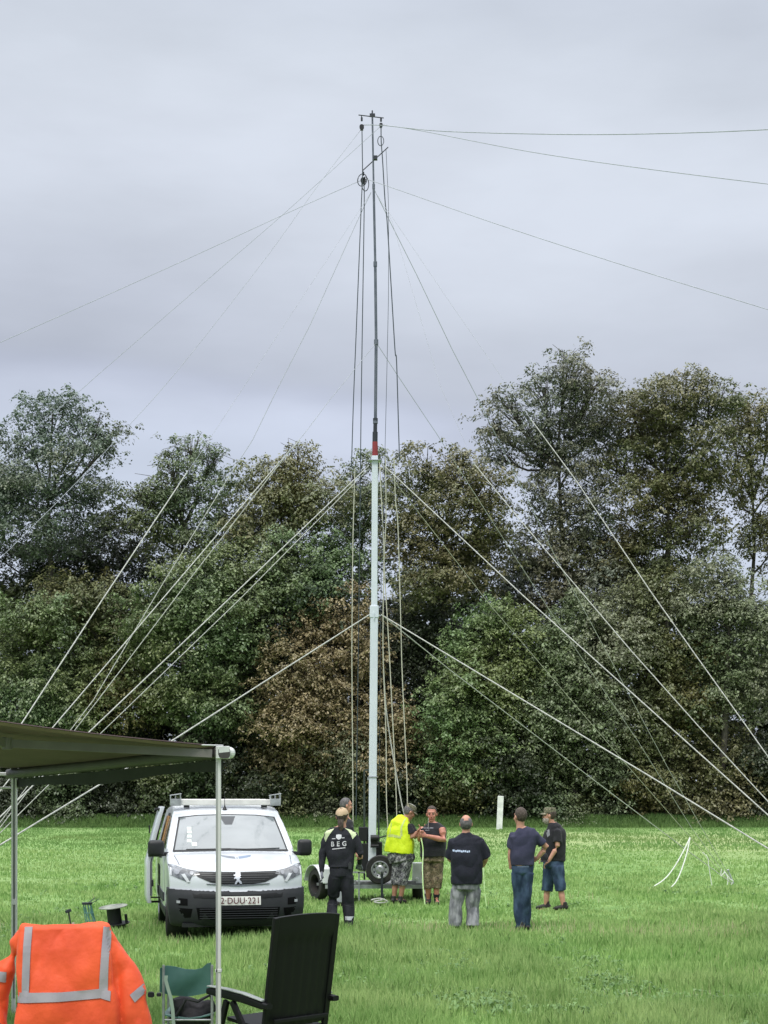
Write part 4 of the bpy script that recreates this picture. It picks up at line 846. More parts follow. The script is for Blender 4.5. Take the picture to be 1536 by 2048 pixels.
c2 = PL + Vector((0, 0, zL)); b = MB(O); b.box(c2 + rd * .08 + inn * .10, (.05, .22, .03), axes=[rd, inn, Vector((0, 0, 1))]); b.box(c2 + rd * .08 + inn * .07 + Vector((0, 0, -.12)), (.05, .15, .02), axes=[rd, inn, Vector((0, 0, 1))]); b.build('rail_end_cap', PWH, AW, bevel=.006)
# folding arm under the cloth
b = MB(O); e0 = c + inn * .05 + Vector((0, 0, -.005)); e1 = c + inn * 1.28 + rd * .55 + Vector((0, 0, .07)); e2 = c + inn * 2.5 + Vector((0, 0, .20)); b.bar(e0, e1, .035, .055); b.bar(e1, e2, .035, .055); b.cyl(e1 - Vector((0, 0, .04)), e1 + Vector((0, 0, .04)), .035); b.build('folding_arm', mat('arm_grey', (.16, .15, .14), .5), AW)
for p, zt, ry in ((PR, zR, 0), (PL, zL, 1)):
    t = MB(O); t.box((p.x, p.y, zt * .5 + .02), (.034, .030, zt - .05)); leg = t.build('leg', POL, AW, bevel=.005)
    wd = .034
    t = MB(O); t.box((p.x + (-.010 if not ry else .008), p.y - .017, zt * .5 + (.0 if not ry else .12)), (.010, .006, zt - .12)); t.build('leg_groove', mat('groove_dark', (.05, .055, .055), .5) if ry else mat('groove_grey', (.30, .31, .31), .5), leg)
    if not ry: t = MB(O); t.box((p.x, p.y, HC + (HZ - 1941) * p.y / F), (.044, .040, .022)); t.build('clamp', PWH, leg, bevel=.003)
    else: t = MB(O); t.box((p.x + .01, p.y - .012, 1.02), (.03, .04, .05)); t.box((p.x + .022, p.y, zt * .5 + .3), (.018, .03, zt * .7)); t.build('clamp', BLK if 0 else POL, leg, bevel=.003)
    t = MB(O); t.box((p.x, p.y, .01), (.10, .08, .02)); t.build('foot', BLK, leg, bevel=.004)

# ---- black high-backed folding chair
CP = mat('chair_plastic', (.006, .0065, .007), .5, spec=.22); CPT = mat('armrest_sheen', (.30, .33, .31), .35, spec=.5)  # the pale armrest tone is a reflection put into the colour
tl = Vector((-.718, 10.35, 1.13)); lat = Vector((.7071, .7071, 0)); dn = Vector((-.085, .085, -.75)); wch = .55
CH = thing('folding_chair', 'black plastic high-backed folding garden chair seen from behind, standing free on the grass', 'chair', tl + lat * .27 + Vector((0, 0, -1.13))); O = CH.location
nrm = lat.cross(dn).normalized(); 
if nrm.y > 0: nrm = -nrm
g = []
for i in range(19):
    t = i / 18; r = []
    for j in range(23):
        u = j / 22; w_ = wch * (1 - .02 * t); p = tl + lat * (wch * .5 + (u - .5) * w_) + dn * (t * 1.0) + Vector((0, 0, .022 * (1 - (2 * u - 1) ** 2) * (1 - t)))
        bow = .035 * (1 - (2 * u - 1) ** 2) ; rib = (.006 * math.cos(u * 2 * math.pi * 7) if (t > .20 and .06 < u < .94) else .010 if t <= .17 else 0)
        r.append(p + nrm * (bow + rib))
    g.append(r)
b = MB(O); b.sheet(g, .022, -nrm); b.build('backrest', CP, CH, smooth=True)
b = MB(O)
for (u, t0, t1) in ((0.0, .0, 1.25), (1.0, .0, 1.25)): b.bar(tl + lat * wch * u + dn * t0, tl + lat * wch * u + dn * t1, .03, .045, lat)
b.bar(tl + lat * .03 + dn * .93 + nrm * .05, tl + lat * .52 + dn * .93 + nrm * .05, .02, .03); b.build('back_frame', CP, CH, bevel=.006)
fwd = Vector((-.7071, .7071, 0))
for u in (0, 1):
    s0 = tl + lat * (wch * u + (.03 if u else -.03)) + dn * .80; s0.z = .535; s1 = s0 + fwd * .58; s1.z = .585
    b = MB(O); pts = [s0 - fwd * .06, s0, s0.lerp(s1, .35) + Vector((0, 0, .014)), s0.lerp(s1, .7) + Vector((0, 0, .012)), s1]
    b.loft(pts, [(.028, .018), (.03, .024), (.032, .03), (.032, .032), (.03, .022)], ref=lat, seg=12, power=4); a_ = b.build('armrest', CP, CH, smooth=True)
    b = MB(O); b.loft([p + Vector((0, 0, .034)) for p in pts[1:]], [(.024, .005), (.028, .006), (.029, .006), (.026, .005)], ref=lat, seg=10, power=4); b.build('armrest_sheen_strip', CPT, a_, smooth=True)  # added pale strip: painted reflection along the top of the black armrest
    b = MB(O); m_ = s0.lerp(s1, .62) + Vector((0, 0, -.03)); f0 = m_ - fwd * .42; f0.z = 0; f1 = m_ + fwd * .22; f1.z = 0
    b.bar(m_ + fwd * .03, f1, .045, .03, lat); b.bar(m_ - fwd * .03, f0, .045, .03, lat); b.build('leg', CP, CH, bevel=.006)
s_c = tl + lat * .275 + dn * .93; b = MB(O); g = [[s_c + lat * (.24 * v) + fwd * (.45 * u) + Vector((0, 0, .0 + .05 * u - s_c.z + .36)) for v in (-1, -.5, 0, .5, 1)] for u in (0, .33, .66, 1)]; b.sheet(g, .025, (0, 0, -1)); b.build('seat', CP, CH, smooth=False)

# ---- green camping chair with a black bag on it
GR = mat('green_canvas', (.045, .135, .115), .5, col2=(.07, .18, .155), nscale=5, bump=.2, bscale=400, sheen=.3)
PT = mat('pale_strap', (.36, .45, .38), .7)
D = 11.2; s = F / D
GC = thing('camping_chair', 'low camping chair with a green canvas back, behind the right awning leg', 'chair', (GX(378, D), D + .2, 0)); O = GC.location
Q = lambda px, py, dy=0: W(px, py, D + dy)
topc = [(320, 1936), (334, 1931), (350, 1933), (370, 1938), (390, 1939), (404, 1936), (414, 1927), (422, 1925)]; bot = [(319, 1984), (332, 1988), (345, 1991), (360, 1992), (375, 1993), (390, 1991), (405, 1988), (423, 1984)]
g = []
for k in range(len(topc)):
    r = []
    for i in range(9):
        t = i / 8; px = topc[k][0] * (1 - t) + bot[k][0] * t; py = topc[k][1] * (1 - t) + bot[k][1] * t
        u = k / 7; r.append(Q(px, py, .07 * math.sin(math.pi * u) + .02 * math.sin(7 * u + 4 * t) * math.sin(math.pi * u)))
    g.append(r)
b = MB(O); b.sheet(g, .008, (0, 1, 0)); b.build('backrest', GR, GC, smooth=True)
b = MB(O)
for px in (327, 424): b.cyl(Q(px, 1930), Q(px, 2100), .010)
b.cyl((Q(327, 2100).x, D, .10), (Q(424, 2100).x, D + .36, .02), .009); b.cyl((Q(424, 2100).x, D, .10), (Q(327, 2100).x, D + .36, .02), .009)
b.cyl((Q(327, 0).x, D, .12), (Q(327, 0).x, D, 0), .01); b.cyl((Q(424, 0).x, D, .12), (Q(424, 0).x, D, 0), .01); b.cyl(Q(327, 2040), Q(424, 2040), .008)
for px in (322, 430): b.cyl((Q(px, 0).x, D + .38, 0), (Q(px, 0).x, D + .38, .50), .009)
b.build('frame', STEEL, GC, smooth=True)
for px in (318, 432):
    b = MB(O); b.loft([Q(px, 1990, -.03), Q(px, 1988, .2), Q(px, 1990, .42)], [(.018, .012)] * 3, ref=Vector((1, 0, 0)), seg=10, power=3); b.build('armrest', BLK, GC, smooth=True)
b = MB(O); b.sheet([[Vector((Q(325 + 100 * u, 0).x, D + .38 * v, .36 - .03 * math.sin(math.pi * u))) for v in (0, .33, .66, 1)] for u in (0, .25, .5, .75, 1)], .008, (0, 0, 1)); b.build('seat', GR, GC, smooth=True)
b = MB(O); pts = [(332, 1951), (331, 1960), (335, 1975), (341, 1995), (345, 2020), (347, 2055), (348, 2090)]
b.sheet([[Q(px - 3, py, -.035), Q(px + 4, py, -.035)] for px, py in pts], .003, (0, -1, 0)); b.build('hanging_strap', PT, GC)
BAG = mat('bag_black', (.018, .017, .020), .75, col2=(.028, .026, .03), bump=.3, bscale=30)
b = MB(); b.ell(Q(385, 2032, .16), (.15, .14, .12)); b.ell(Q(365, 2012, .14), (.10, .10, .08)); b.ell(Q(410, 2018, .16), (.08, .09, .07)); b.loft([Q(360, 2000, .1), Q(352, 1996, .07), Q(347, 2040, .1)], [.03, .03, .04]); me = folds(remesh(b.mesh(), .012, 5), .012, 9)
o = link('shoulder_bag', me, BAG); tag(o, 'slouched black cloth bag lying on the seat of the green chair', 'bag')
b = MB(); b.tube([Q(348, 2040, .02), Q(372, 1998, .02), Q(395, 2003, .02), Q(420, 1990, .08), Q(428, 2010, .1), Q(420, 2040, .12)], .012, 8); h = b.build('bag_handle', BLK, o, smooth=True)

# ---- orange jacket on a chair back
ORG = mat('orange_fabric', (.74, .088, .020), .62, col2=(.62, .062, .014), nscale=4, bump=.35, bscale=14, sheen=.1)
REF = mat('reflective_tape', (.30, .275, .30), .45, col2=(.24, .22, .25), nscale=8, spec=.5)
D = 9.0; J = lambda px, py, dy=0.: W(px, py, D + dy)
KC = thing('folding_chair', 'black folding chair mostly hidden under the orange jacket', 'chair', (GX(132, D), D + .15, 0)); O = KC.location
b = MB(O); b.loft([J(132, 1868, .02), J(132, 2100, -.02)], [(.235, .012), (.25, .012)], ref=Vector((1, 0, 0)), seg=20, power=6); b.build('backrest', CP, KC, smooth=True)
b = MB(O); b.box((KC.location.x, D + .22, .42), (.48, .44, .03)); b.build('seat', CP, KC, bevel=.008)
for sx in (-.23, .23):
    b = MB(O); b.bar((KC.location.x + sx, D - .02, .50), (KC.location.x + sx, D + .42, 0), .03, .03); b.bar((KC.location.x + sx, D + .42, .42), (KC.location.x + sx, D - .05, 0), .03, .03); b.build('leg', CP, KC)
b = MB(O); b.loft([J(302, 1990, .0), J(302, 1988, .25), J(302, 1990, .5)], [(.02, .015)] * 3, ref=Vector((1, 0, 0)), power=3, seg=10); b.build('armrest', CP, KC, smooth=True); b = MB(O); b.loft([J(-35, 1990, .0), J(-35, 1990, .5)], [(.02, .015)] * 2, ref=Vector((1, 0, 0)), power=3, seg=10); b.build('armrest', CP, KC, smooth=True)
X1 = Vector((1, 0, 0)); b = MB()
b.loft([J(130, 1849, .02), J(130, 1856, .02), J(131, 1900, .01), J(134, 1960, 0), J(136, 2030, 0), J(138, 2130, 0)], [(.245, .022), (.255, .045), (.268, .070), (.285, .095), (.305, .12), (.33, .14)], ref=X1, seg=48, power=5)
b.loft([J(206, 1864, .03), J(226, 1890, .05), J(248, 1935, .06), J(268, 1985, .05), J(274, 2050, .03), J(270, 2130, .0)], [.036, .050, .072, .088, .094, .09], seg=18)
b.loft([J(52, 1868, .03), J(36, 1890, .05), J(14, 1935, .06), J(-8, 1985, .05), J(-16, 2050, .03), J(-12, 2130, .0)], [.036, .048, .066, .08, .085, .085], seg=18)
me = folds(folds(remesh(b.mesh(), .009, 2), .020, 3.4, .6, 3), .012, 7, .5, 9)
JK = link('hi_vis_jacket', me, ORG); tag(JK, 'bright orange high-visibility jacket with grey reflective tape hung over a chair back', 'jacket'); JB = bvh_of(me)
def jt(poly, nm='reflective_tape'): return link(nm, drape(poly, lambda x, y: J(768 + (x - 768) * 9 / 8.4, HZ + (y - HZ) * 9 / 8.4, -.6), (0, 1, 0), JB, .003, .004, 10), REF, JK, False)
jt([(51, 1853), (66, 1853), (65, 1990), (50, 1990)]); jt([(208, 1852), (222, 1856), (221, 1925), (206, 1925)]); jt([(206, 1925), (221, 1925), (220, 1990), (203, 1990)])
jt([(40, 1982), (130, 1980), (130, 1998), (40, 2002)]); jt([(130, 1980), (205, 1974), (206, 1992), (130, 1998)]); jt([(205, 1974), (226, 1979), (226, 1998), (206, 1992)])
jt([(262, 1988), (290, 1964), (298, 1978), (272, 2003)]); jt([(-6, 1942), (14, 1944), (12, 1965), (-6, 1962)]); jt([(18, 2000), (40, 1992), (40, 2010), (18, 2020)])
b = MB(); b.tube([J(40, 1985, -.11), J(30, 2015, -.12), J(20, 2060, -.12)], .006, 6)
# ---- things lying in the grass between jacket and van
D = 22.2; K = lambda px, py, dy=0.: W(px, py, D + dy)
RL = thing('cable_reel', 'black cable reel with wide flanges standing in the grass beside the van', 'cable reel', (GX(232, D), D, 0)); O = RL.location; c = Vector((GX(232, D), D, 0)); ax = Vector((-.10, -.1, 1)).normalized()
b = MB(O); b.lathe(c + ax * .10, ax, [(0, 0), (0, .205), (.014, .21), (.014, 0)], 30); b.lathe(c + ax * .02, ax, [(0, 0), (0, .15), (.08, .15)], 24); b.build('lower_flange', BLK, RL)
b = MB(O); b.lathe(c + ax * .112, ax, [(0, .10), (.24, .10), (.24, 0)], 24); b.build('drum', BLK, RL)
b = MB(O); b.lathe(c + ax * .352, ax, [(0, 0), (0, .205), (.010, .205), (.010, 0)], 30); b.build('upper_flange', mat('flange_worn', (.10, .11, .09), .6, col2=(.30, .32, .27), nscale=6), RL)
b = MB(O); b.cyl(c + ax * .12 + Vector((.17, -.02, 0)), c + ax * .25 + Vector((.17, -.02, 0)), .02); b.build('crank_knob', BLK, RL)
WB = thing('wire_stand', 'blue-green wire stand leaning in the grass left of the cable reel', 'stand', (GX(178, D + .3), D + .3, 0)); O = WB.location
TEAL = mat('teal_wire', (.10, .24, .23), .5); b = MB(O)
for i in range(9):
    a = i / 9 * 2 * math.pi; p0 = K(174 + 8 * math.cos(a), 1809, .3 + .06 * math.sin(a)); p1 = K(185 + 11 * math.cos(a + .5), 1858, .3 + .08 * math.sin(a + .5)); b.tube([p0, p0.lerp(p1, .5) + Vector((.01 * math.sin(i * 3), 0, 0)), p1], .006, 5)
for t in (.35, .65, .9):
    b.tube([K(174 + 11 * t + (8 + 3 * t) * math.cos(a), 1809 + 49 * t, .3 + .07 * math.sin(a)) for a in [k / 14 * 6.2832 for k in range(15)]], .005, 5)
b.build('wire_body', TEAL, WB, smooth=True)
b = MB(O); b.lathe(K(174, 1809, .3), (0, 0, 1), [(0, .0), (0, .075), (.03, .075), (.03, .06), (.012, 0)], 18); b.build('collar', DARKM, WB)
b = MB(O)
for i in range(5): b.tube([K(176 + i * 2, 1806, .3), K(180 + i * 4, 1802 - i % 3 * 3, .35), K(186 + i * 3, 1800 - (i * 7) % 5, .4)], .005, 5)
b.build('loose_ends', mat('dark_green_wire', (.05, .09, .06), .6), WB, smooth=True)
HM = thing('sledge_hammer', 'small dark hammer standing on its handle in the grass behind the orange jacket', 'hammer', (GX(141, D), D, 0)); O = HM.location
b = MB(O); b.cyl(K(142, 1852), K(137, 1823), .012); b.build('handle', mat('handle_dark', (.04, .045, .035), .7), HM, smooth=True)
b = MB(O); b.bar(K(131, 1824), K(142, 1820), .045, .045); b.build('head', DARKM, HM, bevel=.008)
b = MB((0, 0, 0)); b.cyl(K(147, 1853), K(162, 1849), .022, .012); b.bar(K(146, 1845), K(147, 1853), .03, .03); b.build('pipe_fitting', mat('fitting_pink', (.62, .48, .44), .5), None, smooth=True); tag(bpy.data.objects['pipe_fitting'], 'small pale plastic pipe piece in the grass just above the jacket collar', 'pipe fitting')
# ================================================================== people
SKIN = mat('skin', (.52, .285, .20), .55, col2=(.46, .23, .16), nscale=14, spec=.35)
SKIN2 = mat('skin_tanned', (.40, .215, .145), .55, col2=(.34, .16, .105), nscale=14)
MOUTH = mat('lips', (.32, .10, .085), .5); EYEW = mat('eye_white', (.26, .20, .17), .4); PUP = mat('pupil', (.02, .015, .012), .2)
def camo(name, cols, sc=16.):
    m = bpy.data.materials.new(name); m.use_nodes = True; t = m.node_tree; b = t.nodes['Principled BSDF']; b.inputs['Roughness'].default_value = .85
    tcn = t.nodes.new('ShaderNodeTexCoord'); n = t.nodes.new('ShaderNodeTexNoise'); n.inputs['Scale'].default_value = sc; n.inputs['Detail'].default_value = 2; n.inputs['Distortion'].default_value = .6
    t.links.new(tcn.outputs['Object'], n.inputs['Vector']); r = t.nodes.new('ShaderNodeValToRGB'); r.color_ramp.interpolation = 'CONSTANT'; t.links.new(n.outputs['Fac'], r.inputs[0])
    e = r.color_ramp.elements; e[0].position = 0; e[0].color = (*cols[0], 1); e[1].position = .43; e[1].color = (*cols[1], 1)
    for p, c in zip((.51, .58), cols[2:]): q = e.new(p); q.color = (*c, 1)
    t.links.new(r.outputs[0], b.inputs['Base Color']); return m
CAMO1 = camo('camouflage_grey', [(.03, .03, .035), (.16, .16, .17), (.05, .05, .055), (.30, .30, .30)]); CAMO2 = camo('camouflage_brown', [(.045, .035, .02), (.15, .11, .065), (.07, .06, .03), (.23, .18, .115)])
CAMOC = camo('camouflage_cap', [(.05, .055, .03), (.20, .18, .12), (.08, .09, .05), (.32, .28, .20)], 30)
BLKC = mat('black_cloth', (.010, .010, .013), .9, col2=(.016, .016, .020), nscale=8, bump=.25, bscale=50, sheen=.1); NAVY = mat('navy_cloth', (.030, .032, .062), .9, col2=(.042, .043, .078), nscale=6, bump=.25, bscale=50)
DNIM = mat('denim', (.014, .030, .062), .85, col2=(.05, .088, .145), nscale=10, stretch=(1, 1, .4), contrast=(.42, .66), bump=.3, bscale=60); GREYT = mat('grey_trousers', (.12, .125, .135), .85, col2=(.32, .325, .34), nscale=12, stretch=(1, 1, .4), contrast=(.40, .62), bump=.3, bscale=50)  # denim and grey trousers: streaked tones put fold shading into the colour
BLACKT = mat('workwear_black', (.012, .013, .018), .85, col2=(.018, .02, .026), nscale=7, bump=.3, bscale=50); LTT = mat('light_trousers', (.34, .35, .38), .85, col2=(.25, .26, .30), nscale=8)
HV = mat('hi_vis_yellow', (.66, .80, .015), .6, col2=(.55, .70, .01), nscale=5, bump=.3, bscale=30); HVP = mat('pale_lime', (.62, .72, .42), .6); SHOE = mat('shoe_dark', (.022, .02, .018), .6)
HAIRB = mat('hair_brown', (.045, .032, .024), .7, col2=(.09, .07, .055), nscale=40, bump=.5, bscale=120); HAIRG = mat('hair_grey', (.16, .15, .15), .7, col2=(.08, .075, .075), nscale=30, bump=.5, bscale=120); BEARD = mat('beard_grey', (.42, .38, .34), .8, col2=(.25, .2, .16), nscale=40, bump=.5, bscale=120)
BEIGE = mat('beige_cap', (.52, .40, .26), .75, col2=(.46, .34, .21), nscale=9); WATCH = mat('watch', (.02, .02, .02), .3)
def hand(b, wr, d, side, nrm, curl=.5, sc=1.):
    d = d.normalized(); side = (side - d * side.dot(d)).normalized(); nrm = d.cross(side) if nrm is None else (nrm - d * nrm.dot(d) - side * nrm.dot(side)).normalized()
    b.loft([wr - d * .015, wr + d * .02, wr + d * .055, wr + d * .09], [(.027 * sc, .020 * sc), (.034 * sc, .018 * sc), (.042 * sc, .016 * sc), (.040 * sc, .013 * sc)], ref=side, seg=12)
    for k, (o, ln) in enumerate(((.031, .070), (.011, .080), (-.010, .075), (-.030, .058))):
        p = wr + d * .085 + side * o; v = d.copy(); pts = [p - d * .012, p]; ax = side
        for q in range(3):
            v = Matrix.Rotation(curl * (.75 + .2 * q + .08 * k), 3, ax) @ v if v.dot(nrm) < 2 else v
            p = p + v * ln * (.42, .32, .26)[q]; pts.append(p)
        b.loft(pts, [.0095, .0095, .0088, .008, .0065], seg=8)
    p = wr + d * .028 + side * .034; q = p + (side * .8 + d * .9 + nrm * .3).normalized() * .034; r = q + (d * 1. + side * .15 + nrm * .35).normalized() * .030
    b.loft([wr + d * .02 + side * .02, p, q, r], [.013, .0125, .0105, .008], seg=8)
def person(label, D, head, face, torso, arms, legs, skin=SKIN, yaw=0., shirt=BLKC, sleeve=.5, pants=DNIM, pant_len=1., pant_r=(.095, .075, .065), hair=HAIRB, cap=None, bald=False, hsz=1.06, beard=None, shoes=SHOE, tw=1., vest=None, sleeve_m=None, neck=None, gloves=None, hemflare=1., pant_top=None, sock=None, long_hair=False, face_on=True, sleeve_r=1.0, capdir=None):
    """all joints as (px, py, metres away from D); torso rows: (px, py, dy, half width m, half depth m) hem -> neck"""
    P = lambda j: W(j[0], j[1], D + (j[2] if len(j) > 2 else 0))
    gx, gy = P(head).x, D; root = thing('person', label, 'person', (gx, gy, 0), group=None); O = Vector((gx, gy, 0))
    right = Vector((math.cos(yaw), math.sin(yaw), 0))       # body's lateral axis, seen from behind it points to image right when yaw = 0
    T = [(P(r), (r[3], r[4])) for r in torso]; f = Vector(face).normalized(); up = Vector((0, 0, 1)); hr = f.cross(up).normalized(); hu = hr.cross(f).normalized(); hr, f, hu = hr * hsz, f * hsz, hu * hsz
    # ------- body, one continuous surface
    b = MB(O)
    b.loft([t[0] for t in T], [(t[1][0] * .90, t[1][1] * .88) for t in T], ref=right, seg=20, power=2.4)
    hc = P(head); nk = P(neck) if neck else T[-1][0]
    b.loft([nk - up * .05, nk.lerp(hc, .35), hc - hu * .03 - f * .01], [.068, .056, .056], ref=hr, seg=14)
    b.ell(hc + hu * .03 - f * .008, (.074, .095, .098), [hr, f, hu]); b.ell(hc - hu * .035 + f * .018, (.060, .072, .078), [hr, f, hu]); b.ell(hc - hu * .088 + f * .058, (.030, .026, .024), [hr, f, hu])
    b.ell(hc + hu * .040 + f * .072, (.052, .020, .018), [hr, f, hu])
    b.loft([hc + hu * .022 + f * .083, hc - hu * .005 + f * .100, hc - hu * .022 + f * .108, hc - hu * .030 + f * .088], [(.010, .010), (.012, .012), (.016, .013), (.012, .008)], ref=hr, seg=10)
    b.ell(hc - hu * .056 + f * .082, (.026, .012, .015), [hr, f, hu])
    for s_ in (-1, 1):
        b.ell(hc + hr * s_ * .079 - f * .005 + hu * .0, (.012, .020, .032), [hr, f, hu], 10, 8); b.ell(hc + hr * s_ * .040 + f * .065 - hu * .02, (.022, .020, .022), [hr, f, hu], 10, 8)
    hands = []
    for a in arms:
        sh, el, wr = P(a['s']), P(a['e']), P(a['w']); r = a.get('r', 1.)
        b.loft([sh + (sh - el).normalized() * .02, sh, sh.lerp(el, .4), el, el.lerp(wr, .3), wr], [.036 * r, .050 * r, .048 * r, .041 * r, .042 * r, .027 * r], seg=14)
        hd = Vector(a.get('hd', (wr - el))).normalized(); hs = Vector(a.get('hs', right)); hn = Vector(a['hn']) if 'hn' in a else None
        if not a.get('hide'):
            if gloves: hb = MB(O); hand(hb, wr, hd, hs, hn, a.get('curl', .5), 1.1); hands.append(hb)
            else: hand(b, wr, hd, hs, hn, a.get('curl', .5))
    for l in legs:
        h, k, an = P(l['h']), P(l['k']), P(l['a']); hh = h.lerp(k, .15)
        b.loft([h, hh, h.lerp(k, .6), k, k.lerp(an, .35), an], [.078, .080, .062, .050, .054, .036], seg=14)
        fd_ = Vector(l.get('f', (0, 1, 0))).normalized(); b.loft([an - fd_ * .05 - up * .03, an - up * .05 + fd_ * .05, an - up * .06 + fd_ * .15], [(.036, .035), (.042, .035), (.035, .02)], ref=fd_.cross(up), seg=12)
    me = remesh(b.mesh(), .0075, 3, .45); link('body', me, skin, root)
    # ------- face
    if face_on:
        for s_ in (-1, 1):
            e = hc + hr * s_ * .031 + f * .082 + hu * .014
            q = MB(O); q.ell(e, (.013, .010, .008), [hr, f, hu], 10, 8); eo = q.build('eye', EYEW, root, smooth=True)
            q = MB(O); q.ell(e + f * .006, (.0055, .006, .0055), [hr, f, hu], 8, 6); q.build('pupil', PUP, eo, smooth=True)
            q = MB(O); q.tube([e + hu * .020 - hr * .018 + f * .006, e + hu * .024 + f * .010, e + hu * .019 + hr * .018 + f * .004], .0042, 6); q.build('eyebrow', hair, root, smooth=True)
        q = MB(O); q.tube([hc - hu * .055 + f * .087 - hr * .024, hc - hu * .054 + f * .0975, hc - hu * .055 + f * .087 + hr * .024], .0050, 6); q.build('mouth', MOUTH, root, smooth=True)
    # ------- hair, beard, cap
    def shell(nm, cc, rad, keep, m, th=.010, amp=.003, vox=None):
        q = MB(O); q.ell(cc, rad, [hr, f, hu], 40, 26); me_ = q.mesh(); bb = bmesh.new(); bb.from_mesh(me_)
        dl = [v for v in bb.verts if not keep((v.co + O - hc).dot(hr), (v.co + O - hc).dot(f), (v.co + O - hc).dot(hu))]
        bmesh.ops.delete(bb, geom=dl, context='VERTS'); bb.to_mesh(me_); bb.free(); me_ = modded(me_, [('SOLIDIFY', dict(thickness=th, offset=-1)), ('SUBSURF', dict(levels=1))])
        if amp: me_ = folds(me_, amp, 60)
        return link(nm, me_, m, root)
    if hair:
        if bald: shell('hair', hc + hu * .022 - f * .010, (.083, .103, .104), lambda x, y, z: (z > -.085 and y < .02 and z < .10 and not (z > .062 and abs(x) < .034) and not (y > -.01 and z < -.03)) and (y < -.0 or abs(x) > .06), hair)
        else: shell('hair', hc + hu * .034 - f * .012, (.082, .101, .104), lambda x, y, z: (z > .092 + .02 * (y > .05)) or (y < .035 and z > .0) or (y < -.02 and z > -.085), hair)
    if long_hair: q = MB(O); q.loft([hc - f * .06, hc - f * .085 - hu * .08, hc - f * .09 - hu * .15 + hr * .01, hc - f * .08 - hu * .19], [(.05, .03), (.045, .03), (.035, .025), (.012, .01)], ref=hr, seg=12); q.build('ponytail', hair, root, smooth=True)
    if beard: shell('beard', hc - hu * .062 + f * .036, (.066, .075, .075), lambda x, y, z: z < -.035 and y > .0 and not (z > -.062 and abs(x) < .02 and y > .09), beard, .018, .005)
    if cap:
        cd = Vector(capdir) if capdir else f
        if cap[1] == 'kepi':
            q = MB(O); q.loft([hc + hu * .045 - f * .005, hc + hu * .075 - f * .005, hc + hu * .128 - f * .004, hc + hu * .134 - f * .004], [(.083, .103), (.086, .105), (.080, .098), (.06, .08)], ref=hr, seg=24); co_ = q.build('cap', cap[0], root, smooth=True)
        else:
            co_ = shell('cap', hc + hu * .030 - f * .008, (.090, .110, .108), lambda x, y, z: z > .035 - .25 * max(0, -y - .05), cap[0], .006, 0)
        g = []
        for i in range(11):
            a = -1.15 + 2.3 * i / 10; r = []
            for t in (0, .5, 1): r.append(hc + hu * (.052 - .022 * t - .010 * abs(a)) + cd * (math.cos(a) * (.085 + .075 * t)) + cd.cross(up) * (math.sin(a) * (.080 + .006 * t)))
            g.append(r)
        q = MB(O); q.sheet(g, .004, (0, 0, 1)); q.build('cap_visor', cap[0], co_, smooth=True)
        if len(cap) > 2: q = MB(O); q.loft([hc + hu * .128 - f * .004, hc + hu * .142 - f * .004], [(.072, .09), (.04, .06)], ref=hr, seg=20); q.build('cap_top', cap[2], co_, smooth=True)
    # ------- trousers
    q = MB(O); tp = P(pant_top) if pant_top else T[0][0] + up * .05; H = [P(l['h']) for l in legs]; hm = (H[0] + H[-1]) / 2
    hw = T[0][1][0]; q.loft([tp, tp.lerp(hm, .5), hm, hm - up * .02], [(hw * .90, T[0][1][1] * .86), (hw * .96, T[0][1][1] * .93), (hw * .93, T[0][1][1] * .92), (hw * .75, T[0][1][1] * .70)], ref=right, seg=20, power=2.4)
    for l in legs:
        h, k, an = P(l['h']), P(l['k']), P(l['a']); full = [h, h.lerp(k, .35), h.lerp(k, .75), k, k.lerp(an, .5), an - up * .02]; rr = [pant_r[0], pant_r[0] * .98, pant_r[1] * 1.04, pant_r[1], (pant_r[1] + pant_r[2]) / 2, pant_r[2]]
        if pant_len < 1:
            n_ = 4 if pant_len >= .6 else 3; full = full[:n_]; rr = rr[:n_]
            if pant_len >= .6: full[-1] = full[-2].lerp(k.lerp(an, .2) if pant_len > .65 else k, 1.)
        q.loft(full, rr, seg=16)
    pm = folds(remesh(q.mesh(), .011, 3), .017, 7, .5, D); po = link('trousers' if pant_len >= 1 else 'shorts', pm, pants, root)
    # ------- shirt
    q = MB(O); q.loft([t[0] for t in T] + [T[-1][0] + up * .012], [(t[1][0] * 1.03, t[1][1] * 1.04) for t in T] + [(.062, .060)], ref=right, seg=24, power=2.4)
    if sleeve > 0 and sleeve_m is None:
        for a in arms:
            sh, el, wr = P(a['s']), P(a['e']), P(a['w']); r = a.get('r', 1.) * sleeve_r
            pts = [sh + (sh - el).normalized() * .042, sh + (sh - el).normalized() * .02, sh, sh.lerp(el, .3), sh.lerp(el, min(1, sleeve * 1.15))]; rr = [.030 * r, .052 * r, .066 * r, .069 * r, .073 * r]
            if sleeve > .95: pts = [sh + (sh - el).normalized() * .04, sh + (sh - el).normalized() * .02, sh, sh.lerp(el, .5), el, el.lerp(wr, .5), wr]; rr = [.03 * r, .05 * r, .064 * r, .064 * r, .056 * r, .050 * r, .038 * r]
            q.loft(pts, rr, seg=16)
    sm_ = folds(remesh(q.mesh(), .010, 4), .014, 6, .7, D * 2); so_ = link('shirt' if vest is None else 'safety_vest', sm_, shirt, root)
    if sleeve_m is not None:
        q = MB(O)
        for a in arms: sh, el = P(a['s']), P(a['e']); q.loft([sh + (sh - el).normalized() * .04, sh, sh.lerp(el, .3), sh.lerp(el, .68)], [.03, .062, .070, .074], seg=16)
        link('sleeve', folds(remesh(q.mesh(), .010, 3), .006, 10), sleeve_m, root)
